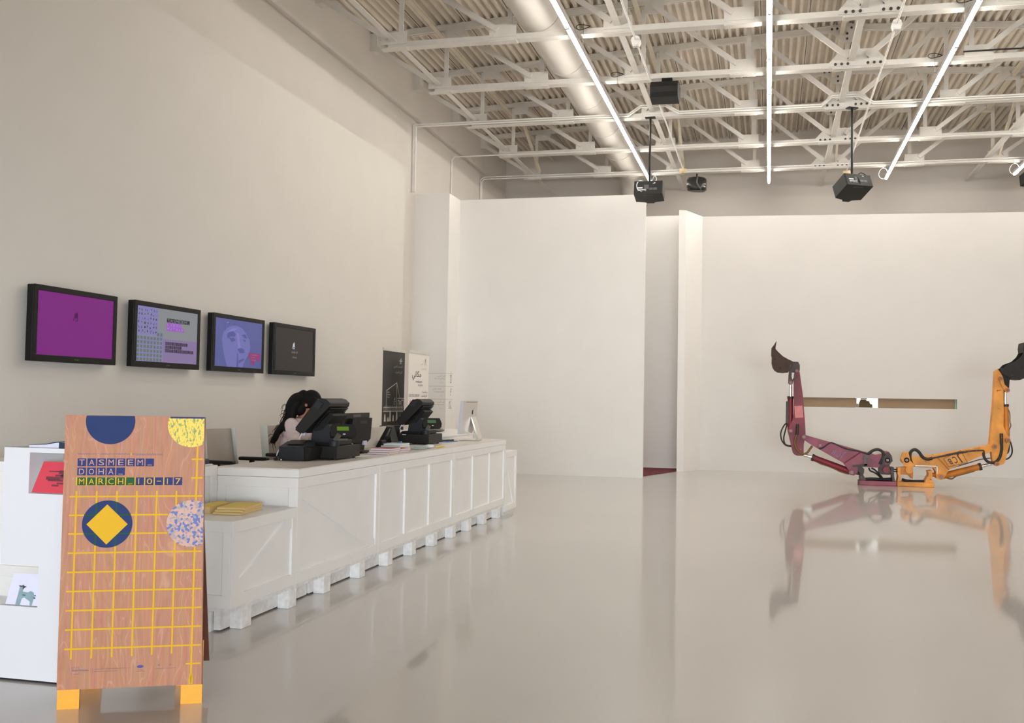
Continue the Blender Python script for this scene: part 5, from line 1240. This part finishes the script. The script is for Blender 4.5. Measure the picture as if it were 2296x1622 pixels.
part('turret', slab('R_turret', -.15, .15), M['oily'], ra, bevel=.015)
x,z = BH['R_knob'][0]; part('swing_cylinder', MB().cyl((x,YD-.22,z),(x,YD-.14,z),.062,20), M['deep_red'], ra)
part('turret_hub', slab('R_hub', -.16, -.121), M['oily'], ra, bevel=.01)
(x0,z0),(x1,z1) = BH['R_stub']; part('pivot_stub', MB().cyl((x0,YD,z0),(x1,YD,z1),.035,14), M['oily'], ra)
def floor_frame(t, a, b, lp, rp, m, m2):
    mb = MB(); x0, x1 = a, b
    mb.box(x0, x1, YD-.16, YD-.07, .0, .085); part('front_rail', mb, m, t, bevel=.01)
    part('rear_rail', MB().box(x0, x1, YD+.10, YD+.18, .0, .085), m, t, bevel=.01)
    part('cross_rail', MB().box(x0, x0+.09, YD-.0695, YD+.0995, .0, .085), m2, t); part('cross_rail', MB().box(x1-.09, x1, YD-.0695, YD+.0995, 0, .085), m2, t)
    part('end_post', MB().prism([(p[0], max(p[1], .086)) for p in BH[lp]], xz(YD), -.13, .13), m2, t, bevel=.008)
    part('end_post', MB().prism([(p[0], max(p[1], .086)) for p in BH[rp]], xz(YD), -.13, .13), m2, t, bevel=.008)
floor_frame(ra, 1.745, 2.445, 'R_leftpost', 'R_rightpost', M['pink_paint'], M['oily'])
for k in ('link1', 'link2'):
    (x0,z0),(x1,z1) = BH[k]; part('connecting_rod', MB().cyl((x0-.02,YD,z0),(x1+.004,YD,z1),.012,10), M['rubber'], ra)
part('hose_bundle', MB().tube([(1.86,YD+.03,.10),(2.0,YD+.02,.115),(2.2,YD+.03,.11),(2.40,YD+.03,.125)], .03, 8), M['rubber'], ra)
x,z = BH['R_jcb'][0]; f = Flat((x,YD-.1225,z), (-.933,0,.36), (-.36,0,-.933), (0,-1,0), .001)
f.text('J', -.135, -.09, .065, .175, 1, shear=.3); f.text('C', -.055, -.065, .082, .13, 1, shear=.3); f.text('B', .04, -.045, .072, .10, 1, shear=.3); part('faded_lettering', f, M['grey_decal'], ra)

# ---- orange arm
oa = thing('digger_arm', 'orange digger arm with a black raised bucket, right half of the sculpture', 'digger arm', (2.95, YD, 0))
part('stick', slab('O_stick', -.085, .085), M['orange_paint'], oa, bevel=.012)
bucket(oa, 'O_bucket', M['dark_steel'], True)
part('bucket_hinge', slab('O_ear', -.08, .08), M['dark_steel'], oa, bevel=.01)
part('bucket_link', slab('O_lever', -.125, -.088), M['orange_paint'], oa, bevel=.006); part('bucket_link', slab('O_lever', .088, .125), M['orange_paint'], oa, bevel=.006)
rodcyl(oa, 'O_rod', 'O_cyl', .028, .055, M['orange_cyl'])
hose(oa, 'O_thin', -.03, .010, 'rubber_tan', 'steel_pipe'); hose(oa, 'O_hose1', .0, .014); hose(oa, 'O_hose2', .03, .014)
(x0,z0),(x1,z1) = BH['O_fitting']; part('hose_fitting', MB().cyl((x0,YD-.11,z0),(x1,YD-.115,z1),.030,12), M['oily'], oa)
hose(oa, 'O_hose3', -.115, .026); hose(oa, 'O_pipe', -.128, .014, 'oily', 'steel_pipe')
part('boom', slab('O_boom', -.12, .12), M['orange_paint'], oa, bevel=.012)
(x0,z0),(x1,z1) = BH['O_fold']; part('weld_seam', MB().cyl((x0,YD-.121,z0),(x1,YD-.121,z1),.012,8), M['orange_cyl'], oa)
rodcyl(oa, 'O_boomrod', 'O_boomcyl', .032, .062, M['orange_cyl'])
hose(oa, 'O_thin2', .03, .010, 'rubber_tan', 'steel_pipe'); hose(oa, 'O_boomhose', -.02, .014, 'rubber_tan'); hose(oa, 'O_hose4', -.128, .030); hose(oa, 'O_line', -.128, .014, 'oily', 'steel_pipe')
hose(oa, 'O_pipes', -.135, .016, 'alu', 'steel_pipe')
pinset(oa, BH['O_pins'], (.048,.055,.044,.040,.044,.040,.050), M['orange_cyl'])
part('turret', slab('O_turret', -.15, .15), M['orange_cyl'], oa, bevel=.015)
part('turret_hub', slab('O_hub', -.16, -.121), M['orange_paint'], oa, bevel=.01)
x,z = BH['O_knob'][0]; part('swing_cylinder', MB().cyl((x,YD-.22,z),(x,YD-.14,z),.070,20), M['orange_paint'], oa)
(x0,z0),(x1,z1) = BH['O_stub']; part('pivot_stub', MB().cyl((x0,YD,z0),(x1,YD,z1),.04,14), M['orange_cyl'], oa)
floor_frame(oa, 2.455, 3.13, 'O_leftpost', 'O_rightpost', M['orange_paint'], M['orange_paint'])
part('hose_bundle', MB().tube([(2.56,YD+.03,.125),(2.65,YD+.02,.10),(2.8,YD+.03,.095),(2.98,YD+.03,.10)], .026, 8), M['rubber'], oa)
x,z = BH['O_jcb'][0]; f = Flat((x,YD-.1225,z), (-.945,0,-.33), (.33,0,-.945), (0,-1,0), .001)
f.text('J', -.125, -.085, .065, .185, 1, bold=.015, shear=-.3); f.text('C', -.040, -.062, .078, .14, 1, bold=.015, shear=-.3); f.text('B', .052, -.043, .075, .112, 1, bold=.01, shear=-.3)
f.stroke([(-.16,-.13),(-.20,.125),(.15,.10),(.19,-.075),(-.16,-.13)], .008, 1); part('black_lettering', f, M['decal_black'], oa)
DAY, EXPO = 1850.0, 0.17
# ------------------------------------------------------------------ camera
F, CX, CY, W, HH = 2148.4, 1238.0, 811.0, 2296.0, 1622.0
yaw, pitch, roll = .2222, .0385, -.0156
c, s = math.cos, math.sin
fwd = Vector((-s(yaw)*c(pitch), c(yaw)*c(pitch), s(pitch))); right = Vector((c(yaw), s(yaw), 0)); down = fwd.cross(right)
r2 = right*c(roll)+down*s(roll); d2 = down*c(roll)-right*s(roll)
cam = bpy.data.cameras.new('camera'); co = bpy.data.objects.new('camera', cam); link(co)
R = Matrix((r2, -d2, -fwd)).transposed()
co.matrix_world = Matrix.Translation((0, 0, 1.6)) @ R.to_4x4()
cam.sensor_fit = 'HORIZONTAL'; cam.sensor_width = 36.0; cam.lens = 36.0*F/W
cam.shift_x = -(CX-W/2)/W; cam.shift_y = (CY-HH/2)/W
cam.clip_start = .05; cam.clip_end = 200
SC.camera = co

# ------------------------------------------------------------------ daylight through the glazed entrance behind the viewer, and the sky outside
wd = bpy.data.worlds.new('sky'); SC.world = wd; wd.use_nodes = True
bg_ = wd.node_tree.nodes['Background']; bg_.inputs['Color'].default_value = (.80, .90, 1.0, 1); bg_.inputs['Strength'].default_value = 1.2
def area(name, loc, rot, sx, sy, power, col):
    l = bpy.data.lights.new(name, 'AREA'); l.shape = 'RECTANGLE'; l.size = sx; l.size_y = sy; l.energy = power; l.color = col
    o = bpy.data.objects.new(name, l); o.location = loc; o.rotation_euler = rot; link(o); return o
area('entrance_daylight', (2.5, YF-.02, 1.25), (PI/2, 0, 0), 11.7, 2.35, DAY, (.86, .93, 1.0))
SC.view_settings.view_transform = 'Standard'; SC.view_settings.look = 'None'; SC.view_settings.exposure = EXPO; SC.view_settings.gamma = 1.0
SC.view_settings.use_curve_mapping = False
SC.cycles.max_bounces = 8; SC.cycles.diffuse_bounces = 5; SC.cycles.glossy_bounces = 3
SC.cycles.sample_clamp_indirect = 6.0
